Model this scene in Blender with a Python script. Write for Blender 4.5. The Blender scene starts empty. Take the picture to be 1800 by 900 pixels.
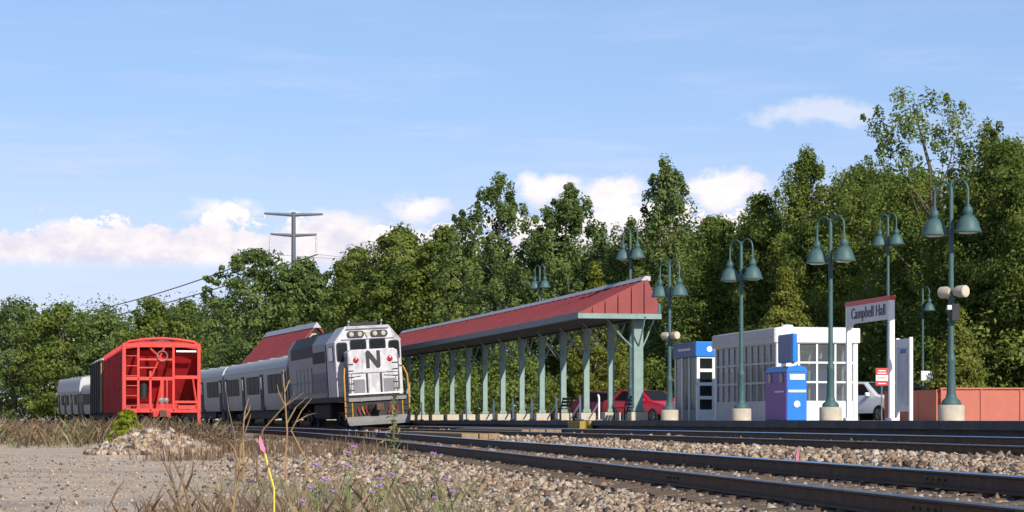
import bpy, math, random
import numpy as np
from mathutils import Matrix, Vector
R = math.radians
random.seed(7)
scene = bpy.context.scene
COL = scene.collection

# ------------------------------------------------------------ camera
EYE = 0.27            # camera height above the outer rail of the platform track
FPX = 3600.0          # focal length in pixels of the 1800 px wide photograph
cam_d = bpy.data.cameras.new('camera'); cam = bpy.data.objects.new('camera', cam_d); COL.objects.link(cam)
cam_d.sensor_width = 36; cam_d.lens = 72; cam_d.shift_y = 0.160
cam_d.clip_start = 0.5; cam_d.clip_end = 6000
cam.location = (0, 0, EYE); cam.rotation_euler = (R(90), 0, 0)
scene.camera = cam

# ------------------------------------------------------------ sky, clouds, sun
SUN_AZ = R(152)       # measured from +Y (view direction) clockwise towards +X: behind and right of the camera
SUN_EL = R(31)
wd = bpy.data.worlds.new('World'); scene.world = wd; wd.use_nodes = True
nt = wd.node_tree; nt.nodes.clear()
def wn(t, **k):
    n = nt.nodes.new(t)
    for a, b in k.items(): setattr(n, a, b)
    return n
def wmath(op, a, b=None, c=None, clamp=False):
    n = wn('ShaderNodeMath', operation=op); n.use_clamp = clamp
    for i, q in enumerate((a, b, c)):
        if q is None: continue
        if isinstance(q, (int, float)): n.inputs[i].default_value = q
        else: nt.links.new(q, n.inputs[i])
    return n.outputs[0]
def wramp(v, a, b, smooth=True):
    n = wn('ShaderNodeMapRange', interpolation_type='SMOOTHSTEP' if smooth else 'LINEAR')
    nt.links.new(v, n.inputs[0]); n.inputs[1].default_value = a; n.inputs[2].default_value = b
    return n.outputs[0]
sky = wn('ShaderNodeTexSky', sky_type='NISHITA'); sky.sun_disc = False
sky.sun_elevation = SUN_EL; sky.sun_rotation = SUN_AZ
sky.air_density = 1.0; sky.dust_density = 0.25; sky.ozone_density = 3.0; sky.altitude = 600
bg = wn('ShaderNodeBackground'); nt.links.new(sky.outputs[0], bg.inputs[0]); bg.inputs[1].default_value = 0.11
tc = wn('ShaderNodeTexCoord'); sep = wn('ShaderNodeSeparateXYZ'); nt.links.new(tc.outputs['Generated'], sep.inputs[0])
Dx, Dy, Dz = sep.outputs
def wnoise(scale, zs, detail=6, rough=0.6, off=0.0):
    m = wn('ShaderNodeMapping'); nt.links.new(tc.outputs['Generated'], m.inputs[0])
    m.inputs['Scale'].default_value = (1, 1, zs); m.inputs['Location'].default_value = (off, off * .7, off * .3)
    n = wn('ShaderNodeTexNoise'); nt.links.new(m.outputs[0], n.inputs['Vector'])
    n.inputs['Scale'].default_value = scale; n.inputs['Detail'].default_value = detail; n.inputs['Roughness'].default_value = rough
    return n.outputs['Fac']
puff = wnoise(42, 1.6); big = wnoise(9, 1.0, 3, .5, 3.1); fine = wnoise(120, 1.3, 4, .6, 1.7)
# cumulus bank: flat base, billowing top
top = wmath('ADD', 0.0995, wmath('ADD', wmath('MULTIPLY', wmath('SUBTRACT', puff, .5), .055), wmath('MULTIPLY', wmath('SUBTRACT', big, .5), .03)))
d_top = wmath('SUBTRACT', top, Dz)
bank = wmath('MULTIPLY', wramp(d_top, -.0010, .0026), wramp(wmath('ADD', Dz, wmath('MULTIPLY', wmath('SUBTRACT', fine, .5), .006)), .071, .0785))
# small detached cumulus puffs at their own bearings
spots = []
def spot(px, py, rx, ry):
    v = Vector(((px - 900) / FPX, 1, (738 - py) / FPX)).normalized()
    az = wmath('SUBTRACT', wmath('DIVIDE', Dx, wmath('MAXIMUM', Dy, .05)), v.x / v.y)
    a = wmath('DIVIDE', az, rx / FPX); b = wmath('DIVIDE', wmath('SUBTRACT', Dz, v.z), ry / FPX)
    r = wmath('SQRT', wmath('ADD', wmath('MULTIPLY', a, a), wmath('MULTIPLY', b, b)))
    r = wmath('ADD', r, wmath('MULTIPLY', wmath('SUBTRACT', puff, .5), 3.0))
    return wmath('MULTIPLY', wramp(r, 1.15, .25), wramp(Dy, .05, .2))
cl = bank
for q in ((735, 366, 48, 30), (1080, 355, 70, 42), (1272, 342, 80, 40), (400, 368, 60, 22), (965, 330, 60, 30), (1150, 415, 60, 40), (110, 408, 45, 25), (590, 400, 80, 30)):
    cl = wmath('MAXIMUM', cl, spot(*q))
cl = wmath('MAXIMUM', cl, wmath('MULTIPLY', spot(1450, 196, 130, 26), .45))
veil_n = wnoise(7, 9, 6, .62, 5.3)
cirrus = wmath('MULTIPLY', wramp(veil_n, .46, .74), wmath('MULTIPLY', wmath('MULTIPLY', wramp(Dz, .07, .10), wramp(Dz, .24, .12)), .20))
cl = wmath('MAXIMUM', cl, cirrus)
veil = wmath('MULTIPLY', wmath('ADD', wmath('MULTIPLY', wramp(veil_n, .40, .72), .22), .66), wramp(Dz, .42, .03))
low = wmath('MULTIPLY', wramp(Dz, .13, .05), .86)
soft = wmath('MAXIMUM', veil, low)
bg_v = wn('ShaderNodeBackground'); bg_v.inputs[1].default_value = 1.0
hz_ = wn('ShaderNodeMixRGB'); nt.links.new(wramp(Dz, .05, .17), hz_.inputs[0]); hz_.inputs[1].default_value = (.59, .655, .87, 1); hz_.inputs[2].default_value = (.34, .51, .89, 1)
nt.links.new(hz_.outputs[0], bg_v.inputs[0])
bg_c = wn('ShaderNodeBackground')
shade = wramp(wmath('ADD', wmath('MULTIPLY', wmath('SUBTRACT', puff, .5), 2.2), wmath('MULTIPLY', wmath('SUBTRACT', Dz, .08), 16)), -.5, .5)
cmix = wn('ShaderNodeMixRGB'); nt.links.new(shade, cmix.inputs[0])
cmix.inputs[1].default_value = (.62, .60, .74, 1); cmix.inputs[2].default_value = (.96, .88, .84, 1)
nt.links.new(cmix.outputs[0], bg_c.inputs[0]); bg_c.inputs[1].default_value = 1.05
mx1 = wn('ShaderNodeMixShader'); nt.links.new(soft, mx1.inputs[0]); nt.links.new(bg.outputs[0], mx1.inputs[1]); nt.links.new(bg_v.outputs[0], mx1.inputs[2])
mx2 = wn('ShaderNodeMixShader'); nt.links.new(wmath('MULTIPLY', cl, .93), mx2.inputs[0]); nt.links.new(mx1.outputs[0], mx2.inputs[1]); nt.links.new(bg_c.outputs[0], mx2.inputs[2])
wo = wn('ShaderNodeOutputWorld'); nt.links.new(mx2.outputs[0], wo.inputs[0])

sd = bpy.data.lights.new('sun', 'SUN'); so = bpy.data.objects.new('sun', sd); COL.objects.link(so)
sd.energy = 5.0; sd.angle = R(.53); sd.color = (1, .93, .82)
sv = Vector((math.sin(SUN_AZ) * math.cos(SUN_EL), math.cos(SUN_AZ) * math.cos(SUN_EL), math.sin(SUN_EL)))
so.rotation_euler = sv.to_track_quat('Z', 'Y').to_euler(); so.location = (30, -40, 40)
scene.view_settings.view_transform = 'Standard'; scene.view_settings.look = 'None'
scene.view_settings.exposure = 0.18; scene.view_settings.gamma = 1.0

# ------------------------------------------------------------ helpers
def W(x, y, Z):
    """a point at depth Z along the ray of one pixel of the photograph"""
    return Vector(((x - 900) / FPX * Z, Z, EYE - (y - 738) / FPX * Z))

S0, KC, Z0 = -0.19, -0.0012, 45.0
def slope(Z): return S0 + KC * max(0., Z - Z0)
def xc(Z):
    f = lambda q: S0 * q + KC * .5 * max(0., q - Z0) ** 2
    return -7.0 + f(Z) - f(98.0)
def head(Z): return math.atan(-slope(Z))
def P(Z, o, z=0.):
    """a point o metres right of the platform track's centre line"""
    s = slope(Z); n = math.hypot(s, 1)
    return Vector((xc(Z) + o / n, Z - o * s / n, z))
def off2(Z):         # centre of the siding, left of the platform track
    pts = ((0, -6.75), (17, -6.3), (41, -5.35), (64, -4.8), (100, -4.4), (400, -4.4))
    for (a, b), (c, d) in zip(pts, pts[1:]):
        if Z <= c: return b + (d - b) * (Z - a) / (c - a)
    return -4.4

class MB:
    def __init__(s): s.v = []; s.f = []; s.m = []; s.mi = 0
    def add(s, vs, fs):
        b = len(s.v); s.v += [tuple(q) for q in vs]
        for f in fs: s.f.append([b + i for i in f]); s.m.append(s.mi)
        return s
    def box(s, cx, cy, cz, sx, sy, sz, rz=0, rx=0, ry=0):
        M = Matrix.Translation((cx, cy, cz)) @ Matrix.Rotation(rz, 4, 'Z') @ Matrix.Rotation(ry, 4, 'Y') @ Matrix.Rotation(rx, 4, 'X')
        vs = [M @ Vector((i * sx / 2, j * sy / 2, k * sz / 2)) for k in (-1, 1) for j in (-1, 1) for i in (-1, 1)]
        return s.add(vs, [(0, 2, 3, 1), (4, 5, 7, 6), (0, 1, 5, 4), (2, 6, 7, 3), (0, 4, 6, 2), (1, 3, 7, 5)])
    def bb(s, x0, x1, y0, y1, z0, z1): return s.box((x0 + x1) / 2, (y0 + y1) / 2, (z0 + z1) / 2, x1 - x0, y1 - y0, z1 - z0)
    def tube(s, pts, rad, n=8, cap=True):
        pts = [Vector(p) for p in pts]
        if not isinstance(rad, (list, tuple)): rad = [rad] * len(pts)
        rings = []; up = None
        for i, p in enumerate(pts):
            t = (pts[min(i + 1, len(pts) - 1)] - pts[max(i - 1, 0)]).normalized()
            if up is None: up = Vector((0, 0, 1)) if abs(t.z) < .9 else Vector((1, 0, 0))
            a = t.cross(up).normalized(); b = a.cross(t).normalized(); up = b
            rings.append([p + (a * math.cos(q) + b * math.sin(q)) * rad[i] for q in [2 * math.pi * j / n for j in range(n)]])
        vs = [v for r in rings for v in r]
        fs = [(i * n + j, i * n + (j + 1) % n, (i + 1) * n + (j + 1) % n, (i + 1) * n + j) for i in range(len(pts) - 1) for j in range(n)]
        if cap: fs += [tuple(range(n - 1, -1, -1)), tuple(range((len(pts) - 1) * n, len(pts) * n))]
        return s.add(vs, fs)
    def cyl(s, p0, p1, r0, r1=None, n=12): return s.tube([p0, p1], [r0, r0 if r1 is None else r1], n)
    def lathe(s, prof, n=20, loc=(0, 0, 0), rx=0, rz=0):
        M = Matrix.Translation(loc) @ Matrix.Rotation(rz, 4, 'Z') @ Matrix.Rotation(rx, 4, 'X')
        vs = [M @ Vector((r * math.cos(2 * math.pi * j / n), r * math.sin(2 * math.pi * j / n), z)) for r, z in prof for j in range(n)]
        k = len(prof)
        fs = [(i * n + j, i * n + (j + 1) % n, (i + 1) * n + (j + 1) % n, (i + 1) * n + j) for i in range(k - 1) for j in range(n)]
        fs += [tuple(range(n - 1, -1, -1)), tuple(range((k - 1) * n, k * n))]
        return s.add(vs, fs)
    def prism(s, poly, a, b, plane='xz'):
        def T(p, q):
            return {'xz': (p[0], q, p[1]), 'yz': (q, p[0], p[1]), 'xy': (p[0], p[1], q)}[plane]
        n = len(poly); vs = [T(p, a) for p in poly] + [T(p, b) for p in poly]
        fs = [tuple(range(n)), tuple(range(2 * n - 1, n - 1, -1))] + [(i, i + n, (i + 1) % n + n, (i + 1) % n) for i in range(n)]
        return s.add(vs, fs)
    def loft(s, rings, cap=True):
        n = len(rings[0]); vs = [v for r in rings for v in r]
        fs = [(i * n + j, i * n + (j + 1) % n, (i + 1) * n + (j + 1) % n, (i + 1) * n + j) for i in range(len(rings) - 1) for j in range(n)]
        if cap: fs += [tuple(range(n - 1, -1, -1)), tuple(range((len(rings) - 1) * n, len(rings) * n))]
        return s.add(vs, fs)
    def mesh(s, name, mats, smooth=False):
        me = bpy.data.meshes.new(name); me.from_pydata(s.v, [], s.f)
        for m in (mats if isinstance(mats, (list, tuple)) else [mats]): me.materials.append(m)
        me.polygons.foreach_set('material_index', s.m)
        import bmesh
        bm = bmesh.new(); bm.from_mesh(me); bmesh.ops.recalc_face_normals(bm, faces=bm.faces); bm.to_mesh(me); bm.free()
        if smooth:
            me.shade_smooth()
            try: me.set_sharp_from_angle(angle=R(38))
            except Exception: pass
        me.update(); return me
    def build(s, name, mats, parent=None, loc=(0, 0, 0), rot=(0, 0, 0), smooth=False, bevel=0):
        o = link(name, s.mesh(name, mats, smooth), parent); o.location = loc; o.rotation_euler = rot
        if bevel:
            m = o.modifiers.new('bevel', 'BEVEL'); m.width = bevel; m.segments = 2; m.limit_method = 'ANGLE'; m.angle_limit = R(40)
        return o

def link(name, data, parent=None):
    o = bpy.data.objects.new(name, data); COL.objects.link(o)
    if parent: o.parent = parent
    return o
def tag(o, label=None, cat=None, group=None, kind=None):
    if label: o['label'] = label
    if cat: o['category'] = cat
    if group: o['group'] = group
    if kind: o['kind'] = kind
    return o
def thing(name, label, cat, loc=(0, 0, 0), rz=0, group=None, ry=0):
    o = link(name, None); o.location = loc; o.rotation_euler = (0, ry, rz); o.empty_display_size = .3
    return tag(o, label, cat, group)
def copy_tree(o, parent=None):
    c = o.copy(); COL.objects.link(c); c.parent = parent
    for ch in list(o.children): copy_tree(ch, c)
    return c

# ------------------------------------------------------------ materials
def newmat(name):
    m = bpy.data.materials.new(name); m.use_nodes = True
    return m, m.node_tree, m.node_tree.nodes['Principled BSDF']
MAT = {}
def mat(name, col, rough=.6, metal=0., var=.18, scale=3., bump=0., bscale=30., dirt=None, dirt_amt=.5, coat=0.):
    """base colour with mottled wear, optional dirt patches and fine relief"""
    m, t, p = newmat(name); N, L = t.nodes, t.links
    c = N.new('ShaderNodeTexCoord')
    n = N.new('ShaderNodeTexNoise'); n.inputs['Scale'].default_value = scale; n.inputs['Detail'].default_value = 8; n.inputs['Roughness'].default_value = .65
    L.new(c.outputs['Object'], n.inputs['Vector'])
    r = N.new('ShaderNodeMapRange'); L.new(n.outputs['Fac'], r.inputs[0]); r.inputs[1].default_value = .25; r.inputs[2].default_value = .75
    r.inputs[3].default_value = 1 - var; r.inputs[4].default_value = 1 + var
    mx = N.new('ShaderNodeMixRGB'); mx.blend_type = 'MULTIPLY'; mx.inputs[0].default_value = 1
    mx.inputs[1].default_value = (*col, 1); L.new(r.outputs[0], mx.inputs[2]); out = mx.outputs[0]
    if dirt:
        n2 = N.new('ShaderNodeTexNoise'); n2.inputs['Scale'].default_value = scale * .45; n2.inputs['Detail'].default_value = 10; n2.inputs['Roughness'].default_value = .7
        mp = N.new('ShaderNodeMapping'); mp.inputs['Scale'].default_value = (1.6, 1.6, .45); L.new(c.outputs['Object'], mp.inputs[0]); L.new(mp.outputs[0], n2.inputs['Vector'])
        r2 = N.new('ShaderNodeMapRange'); L.new(n2.outputs['Fac'], r2.inputs[0]); r2.inputs[1].default_value = .5; r2.inputs[2].default_value = .72; r2.inputs[4].default_value = dirt_amt
        m2 = N.new('ShaderNodeMixRGB'); L.new(r2.outputs[0], m2.inputs[0]); L.new(out, m2.inputs[1]); m2.inputs[2].default_value = (*dirt, 1); out = m2.outputs[0]
    L.new(out, p.inputs['Base Color'])
    p.inputs['Roughness'].default_value = rough; p.inputs['Metallic'].default_value = metal
    if coat: p.inputs['Coat Weight'].default_value = coat
    if bump:
        n3 = N.new('ShaderNodeTexNoise'); n3.inputs['Scale'].default_value = bscale; n3.inputs['Detail'].default_value = 6; L.new(c.outputs['Object'], n3.inputs['Vector'])
        b = N.new('ShaderNodeBump'); b.inputs['Strength'].default_value = bump; b.inputs['Distance'].default_value = .02
        L.new(n3.outputs['Fac'], b.inputs['Height']); L.new(b.outputs[0], p.inputs['Normal'])
    MAT[name] = m; return m
def glassmat(name, col, rough=.08):
    m, t, p = newmat(name); p.inputs['Base Color'].default_value = (*col, 1); p.inputs['Roughness'].default_value = rough
    p.inputs['Specular IOR Level'].default_value = .35; MAT[name] = m; return m
def clearglass(name, tint, frac):
    """thin pane: mostly see-through, part sky reflection, slightly dusty"""
    m, t, p = newmat(name); N, L = t.nodes, t.links
    tr = N.new('ShaderNodeBsdfTransparent'); tr.inputs[0].default_value = (*tint, 1)
    p.inputs['Base Color'].default_value = (.16, .17, .18, 1); p.inputs['Roughness'].default_value = .12
    mx = N.new('ShaderNodeMixShader'); mx.inputs[0].default_value = frac
    L.new(tr.outputs[0], mx.inputs[1]); L.new(p.outputs[0], mx.inputs[2])
    L.new(mx.outputs[0], N['Material Output'].inputs[0]); MAT[name] = m; return m

mat('teal', (.038, .092, .094), .6, 0, .25, 4, dirt=(.10, .17, .16), dirt_amt=.5)
mat('teal_light', (.20, .285, .262), .6, 0, .25, 3, dirt=(.12, .17, .155), dirt_amt=.6)
mat('teal_dark', (.045, .10, .125), .5, 0, .2, 3)
mat('roof_red', (.235, .034, .032), .6, 0, .22, 1.1, dirt=(.17, .035, .035), dirt_amt=.7)
mat('roof_cap', (.40, .39, .43), .5, .2, .2, 2)
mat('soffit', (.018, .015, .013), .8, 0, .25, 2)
mat('concrete', (.46, .40, .32), .9, 0, .2, 5, .3, 40, dirt=(.30, .27, .23), dirt_amt=.5)
mat('platform', (.30, .285, .265), .9, 0, .2, 1.2, .25, 30, dirt=(.20, .19, .18))
mat('asphalt', (.055, .055, .058), .92, 0, .3, 2, .3, 60)
mat('white_paint', (.78, .77, .75), .45, 0, .06, 3, dirt=(.62, .60, .56), dirt_amt=.35)
mat('white_frame', (.72, .72, .71), .4, 0, .07, 3)
mat('rail_side', (.10, .058, .036), .85, 0, .4, 6, .4, 60, dirt=(.04, .03, .025), dirt_amt=.6)
mat('rail_head', (.62, .64, .68), .22, 1.0, .12, 4)
mat('rail_head_dull', (.46, .42, .40), .42, 1.0, .2, 4, dirt=(.22, .15, .11))
mat('tie', (.10, .075, .055), .95, 0, .35, 4, .7, 25, dirt=(.19, .15, .11))
mat('plank', (.27, .18, .095), .9, 0, .3, 3, .5, 25, dirt=(.25, .17, .09))
mat('loco_white', (.52, .51, .54), .5, 0, .22, 3.6, .15, 18, dirt=(.17, .155, .155), dirt_amt=.8)
mat('loco_grey', (.17, .167, .195), .5, .1, .16, 1.2, dirt=(.22, .21, .24), dirt_amt=.6)
mat('black_paint', (.013, .014, .016), .7, 0, .3, 3, dirt=(.06, .055, .05), dirt_amt=.5)
mat('under', (.022, .021, .021), .8, 0, .4, 3, dirt=(.06, .05, .04), dirt_amt=.6)
mat('logo_black', (.02, .022, .028), .4)
mat('yellow', (.50, .26, .03), .5, 0, .2, 5)
mat('safety_yellow', (.34, .22, .025), .7, 0, .25, 4, dirt=(.22, .16, .05))
mat('lamp_red', (.42, .02, .02), .25, 0, .1)
mat('lens', (.42, .40, .33), .12, 0, .1)
mat('coach_side', (.235, .235, .232), .5, .15, .10, 1.5, dirt=(.32, .31, .30), dirt_amt=.5)
mat('coach_roof', (.43, .44, .45), .6, .1, .12, 1.5, dirt=(.45, .44, .43), dirt_amt=.5)
mat('coach_door', (.03, .031, .035), .8, 0, .2)
mat('hopper_red', (.50, .022, .028), .5, 0, .2, 2, dirt=(.20, .018, .018), dirt_amt=.8)
mat('hopper_frame', (.62, .045, .03), .55, 0, .25, 3, dirt=(.30, .03, .02), dirt_amt=.7)
mat('steel_dull', (.20, .20, .20), .6, .3, .2, 4)
mat('blue', (.01, .17, .56), .35, 0, .08, 3)
mat('blue_dark', (.012, .07, .24), .4, 0, .1, 3)
mat('purple', (.12, .025, .25), .4, 0, .12, 3)
mat('sign_red', (.60, .03, .025), .45, 0, .08)
mat('sign_grey', (.58, .59, .62), .45, .1, .08)
mat('salmon', (.50, .15, .10), .8, 0, .10, 2, .15, 50, dirt=(.50, .16, .12), dirt_amt=.5)
mat('poster', (.42, .46, .52), .3, 0, .35, 1.6, dirt=(.14, .20, .32), dirt_amt=.8)
mat('steel_pylon', (.10, .115, .145), .55, .4, .1, .3)
mat('wire', (.22, .23, .26), .6, .3, .1)
mat('insulator', (.62, .60, .60), .3)
mat('tyre', (.02, .02, .02), .9)
mat('rim', (.45, .45, .46), .35, .8)
mat('bark', (.12, .095, .07), .95, 0, .35, 5, .8, 14)
mat('bark_pale', (.30, .28, .24), .95, 0, .3, 4, .6, 14)
mat('stalk', (.17, .115, .07), .95, 0, .3, 10)
mat('stalk_tan', (.30, .19, .09), .95, 0, .3, 10)
mat('stem_green', (.17, .20, .08), .9, 0, .25, 10)
mat('petal', (.40, .20, .50), .7, 0, .2, 20)
mat('pink', (.85, .20, .35), .6, 0, .1, 8)
mat('stake_yellow', (.75, .55, .08), .6, 0, .1, 8)
glassmat('glass_dark', (.012, .015, .016))
glassmat('glass_coach', (.010, .012, .010), .5); MAT['glass_coach'].node_tree.nodes['Principled BSDF'].inputs['Specular IOR Level'].default_value = .08
mat('shaded_frame', (.40, .40, .42), .45, .1, .1, 3, dirt=(.28, .27, .27), dirt_amt=.4)  # track-side copy of the white frame, greyed to hold that side's shade
mat('cream', (.56, .47, .35), .6)
mat('edge_shaded', (.085, .085, .092), .95, 0, .35, 2, .3, 30, dirt=(.13, .125, .12), dirt_amt=.5)  # dirty concrete, darker still: track-side shade put into the base colour
clearglass('pane', (.88, .91, .91), .30)
clearglass('pane_dusty_shaded', (.70, .73, .74), .62)  # dusty pane, its tint also darkened for shade on the track-side faces
for nm, c in (('car_red', (.48, .012, .03)), ('car_white', (.74, .75, .77)), ('car_plum', (.10, .015, .05)), ('car_dark', (.03, .035, .05))):
    mat(nm, c, .3, 0, .05, 2, coat=.6)

def leafmat(name, dark, mid, light, trans=.45):
    m, t, p = newmat(name); N, L = t.nodes, t.links
    a = N.new('ShaderNodeAttribute'); a.attribute_name = 'tint'
    cr = N.new('ShaderNodeValToRGB'); L.new(a.outputs['Fac'], cr.inputs[0])
    e = cr.color_ramp.elements; e[0].color = (*dark, 1); e[1].color = (*light, 1); e[0].position = .05; e[1].position = .95
    k = e.new(.5); k.color = (*mid, 1)
    L.new(cr.outputs[0], p.inputs['Base Color']); p.inputs['Roughness'].default_value = .55
    p.inputs['Specular IOR Level'].default_value = .25
    tr = N.new('ShaderNodeBsdfTranslucent'); L.new(cr.outputs[0], tr.inputs[0])
    mx = N.new('ShaderNodeMixShader'); mx.inputs[0].default_value = trans
    L.new(p.outputs[0], mx.inputs[1]); L.new(tr.outputs[0], mx.inputs[2]); L.new(mx.outputs[0], N['Material Output'].inputs[0])
    MAT[name] = m; return m
leafmat('leaf', (.085, .132, .025), (.165, .225, .042), (.265, .315, .072), .5)
leafmat('leaf_cool', (.080, .132, .038), (.150, .215, .058), (.235, .295, .092), .5)
leafmat('leaf_gold', (.12, .145, .022), (.215, .235, .040), (.31, .32, .065), .5)
leafmat('leaf_lime', (.16, .22, .012), (.27, .33, .02), (.38, .42, .03))
leafmat('dry', (.085, .055, .035), (.165, .108, .068), (.28, .20, .125), .2)
leafmat('dry_green', (.12, .13, .06), (.21, .20, .10), (.30, .27, .14), .25)

def stonemat(name, cols):
    m, t, p = newmat(name); N, L = t.nodes, t.links
    g = N.new('ShaderNodeNewGeometry'); cr = N.new('ShaderNodeValToRGB'); cr.color_ramp.interpolation = 'CONSTANT'
    L.new(g.outputs['Random Per Island'], cr.inputs[0]); e = cr.color_ramp.elements
    while len(e) < len(cols): e.new(.5)
    for i, c in enumerate(cols): e[i].position = i / len(cols); e[i].color = (*c, 1)
    n = N.new('ShaderNodeTexNoise'); n.inputs['Scale'].default_value = 45; n.inputs['Detail'].default_value = 4
    c = N.new('ShaderNodeTexCoord'); L.new(c.outputs['Object'], n.inputs['Vector'])
    r = N.new('ShaderNodeMapRange'); L.new(n.outputs['Fac'], r.inputs[0]); r.inputs[3].default_value = .6; r.inputs[4].default_value = 1.4
    mx = N.new('ShaderNodeMixRGB'); mx.blend_type = 'MULTIPLY'; mx.inputs[0].default_value = 1
    L.new(cr.outputs[0], mx.inputs[1]); L.new(r.outputs[0], mx.inputs[2]); L.new(mx.outputs[0], p.inputs['Base Color'])
    p.inputs['Roughness'].default_value = .95; MAT[name] = m
stonemat('ballast', [(.33, .245, .17), (.22, .16, .115), (.38, .285, .205), (.27, .23, .20), (.13, .085, .06), (.42, .335, .25), (.28, .165, .10), (.33, .28, .24), (.06, .047, .04), (.36, .26, .17), (.25, .18, .13), (.17, .115, .08), (.47, .39, .31)])

# ------------------------------------------------------------ the ground
def smooth(a, b, t):
    t = min(1., max(0., (t - a) / (b - a))); return t * t * (3 - 2 * t)
def offset_of(X, Y):
    s = slope(Y); return (X - xc(Y)) / math.hypot(s, 1)
PILE = W(250, 790, 55); PILE2 = W(318, 780, 57)
def gz(X, Y):
    o = offset_of(X, Y); o2 = off2(Y)
    if o > 1.5: h = -.26 + .38 * smooth(8.5, 12, o)
    elif o > -2.2: h = -.245 + (.06 * (o + .3) if abs(o) < 1.6 else 0)
    else:
        t = o - o2                       # from the siding's centre line
        h = -.52
        if t > 1.2: h = -.52 + (.27) * smooth(1.1, min(2.6, -2.2 - o2), t) if -2.2 - o2 > 1.4 else -.4
        if t > -1.6 and t <= 1.2: h = -.50 + .075 * t
        if t < -1.6: h = -.62 - .10 * smooth(-1.6, -4.5, t)
    if o < -8: h += .03 * math.sin(X * .9 + Y * .31) * math.sin(Y * .23)
    for c, r, q in ((PILE, 1.05, .60), (PILE2, .9, .36)):
        d = ((X - c.x) ** 2 / (r * r) + (Y - c.y) ** 2 / (4.0))
        h += q * math.exp(-d * 1.1)
    # low berm carrying the weeds at the far side of the gravel lot
    if o < -6.5 and 50 < Y < 140: h += .26 * smooth(68, 76, Y) * smooth(-6.5, -9, o)
    return h
xs = sorted(set([-1500, -800, -400, -220, -140, -100] + [round(-80 + i * 1.0, 3) for i in range(50)] + [round(-30 + i * .3, 3) for i in range(150)] + [15 + i * 1.5 for i in range(30)] + [80, 120, 200, 400, 800, 1500]))
ys = sorted(set([-60, -20, 0, 4, 7] + [round(8 + i * .25, 3) for i in range(70)] + [round(25.5 + i * .5, 3) for i in range(70)] + [60.5 + i * 1.5 for i in range(80)] + [190, 210, 240, 280, 340, 420, 600, 1000, 1800, 3500]))
vs = []; bal = []
for y in ys:
    for x in xs:
        vs.append((x, y, gz(x, y)))
        o = offset_of(x, y); bal.append(max(0., min(1., 1 - smooth(2.4, 5.2, abs(o + 3.4) - 1.5 - (1.2 if y < 45 else 0)))))
nx = len(xs)
fs = [(j * nx + i, j * nx + i + 1, (j + 1) * nx + i + 1, (j + 1) * nx + i) for j in range(len(ys) - 1) for i in range(nx - 1)]
me = bpy.data.meshes.new('ground'); me.from_pydata(vs, [], fs); me.shade_smooth()
at = me.attributes.new('ballast', 'FLOAT', 'POINT'); at.data.foreach_set('value', bal)
gm, t, p = newmat('ground'); N, L = t.nodes, t.links
c = N.new('ShaderNodeTexCoord')
def gnoise(scale, sc=(1, 1, 1), det=8, rough=.65):
    mp = N.new('ShaderNodeMapping'); mp.inputs['Scale'].default_value = sc; L.new(c.outputs['Object'], mp.inputs[0])
    n = N.new('ShaderNodeTexNoise'); n.inputs['Scale'].default_value = scale; n.inputs['Detail'].default_value = det; n.inputs['Roughness'].default_value = rough
    L.new(mp.outputs[0], n.inputs['Vector']); return n.outputs['Fac']
def gramp(src, stops):
    r = N.new('ShaderNodeValToRGB'); L.new(src, r.inputs[0]); e = r.color_ramp.elements
    while len(e) < len(stops): e.new(.5)
    for i, (q, col) in enumerate(stops): e[i].position = q; e[i].color = (*col, 1)
    return r.outputs[0]
def gmix(f, a, b, mode='MIX'):
    m = N.new('ShaderNodeMixRGB'); m.blend_type = mode
    if isinstance(f, float): m.inputs[0].default_value = f
    else: L.new(f, m.inputs[0])
    L.new(a, m.inputs[1]); L.new(b, m.inputs[2]); return m.outputs[0]
sand = gramp(gnoise(1.2, (.5, 1, 1)), [(.3, (.40, .32, .245)), (.5, (.52, .42, .325)), (.7, (.59, .48, .38))])
vor = N.new('ShaderNodeTexVoronoi'); vor.inputs['Scale'].default_value = 28; L.new(c.outputs['Object'], vor.inputs['Vector'])
peb = gramp(vor.outputs['Color'], [(.1, (.45, .42, .40)), (.5, (1, 1, 1)), (.9, (1.25, 1.2, 1.15))])
sand = gmix(.6, sand, peb, 'MULTIPLY')
rut = gnoise(.55, (.12, 1.6, 1), 4, .5)
sand = gmix(gramp(rut, [(.56, (0, 0, 0)), (.66, (.55, .55, .55))]), sand, gramp(gnoise(3), [(.3, (.22, .19, .165)), (.7, (.30, .26, .22))]))
vor2 = N.new('ShaderNodeTexVoronoi'); vor2.inputs['Scale'].default_value = 20; L.new(c.outputs['Object'], vor2.inputs['Vector'])
balc = gramp(vor2.outputs['Color'], [(.15, (.13, .10, .08)), (.4, (.30, .24, .19)), (.6, (.37, .31, .25)), (.85, (.27, .25, .24))])
rusty = gramp(gnoise(.5), [(.52, (0, 0, 0)), (.7, (.7, .7, .7))])
rc = N.new('ShaderNodeRGB'); rc.outputs[0].default_value = (.26, .15, .10, 1)
balc = gmix(rusty, balc, rc.outputs[0])
a = N.new('ShaderNodeAttribute'); a.attribute_name = 'ballast'
L.new(gmix(a.outputs['Fac'], sand, balc), p.inputs['Base Color']); p.inputs['Roughness'].default_value = .97
b = N.new('ShaderNodeBump'); b.inputs['Strength'].default_value = .9; b.inputs['Distance'].default_value = .04
L.new(vor2.outputs['Distance'], b.inputs['Height']); L.new(b.outputs[0], p.inputs['Normal'])
me.materials.append(gm)
tag(link('ground', me), kind='structure')

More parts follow.
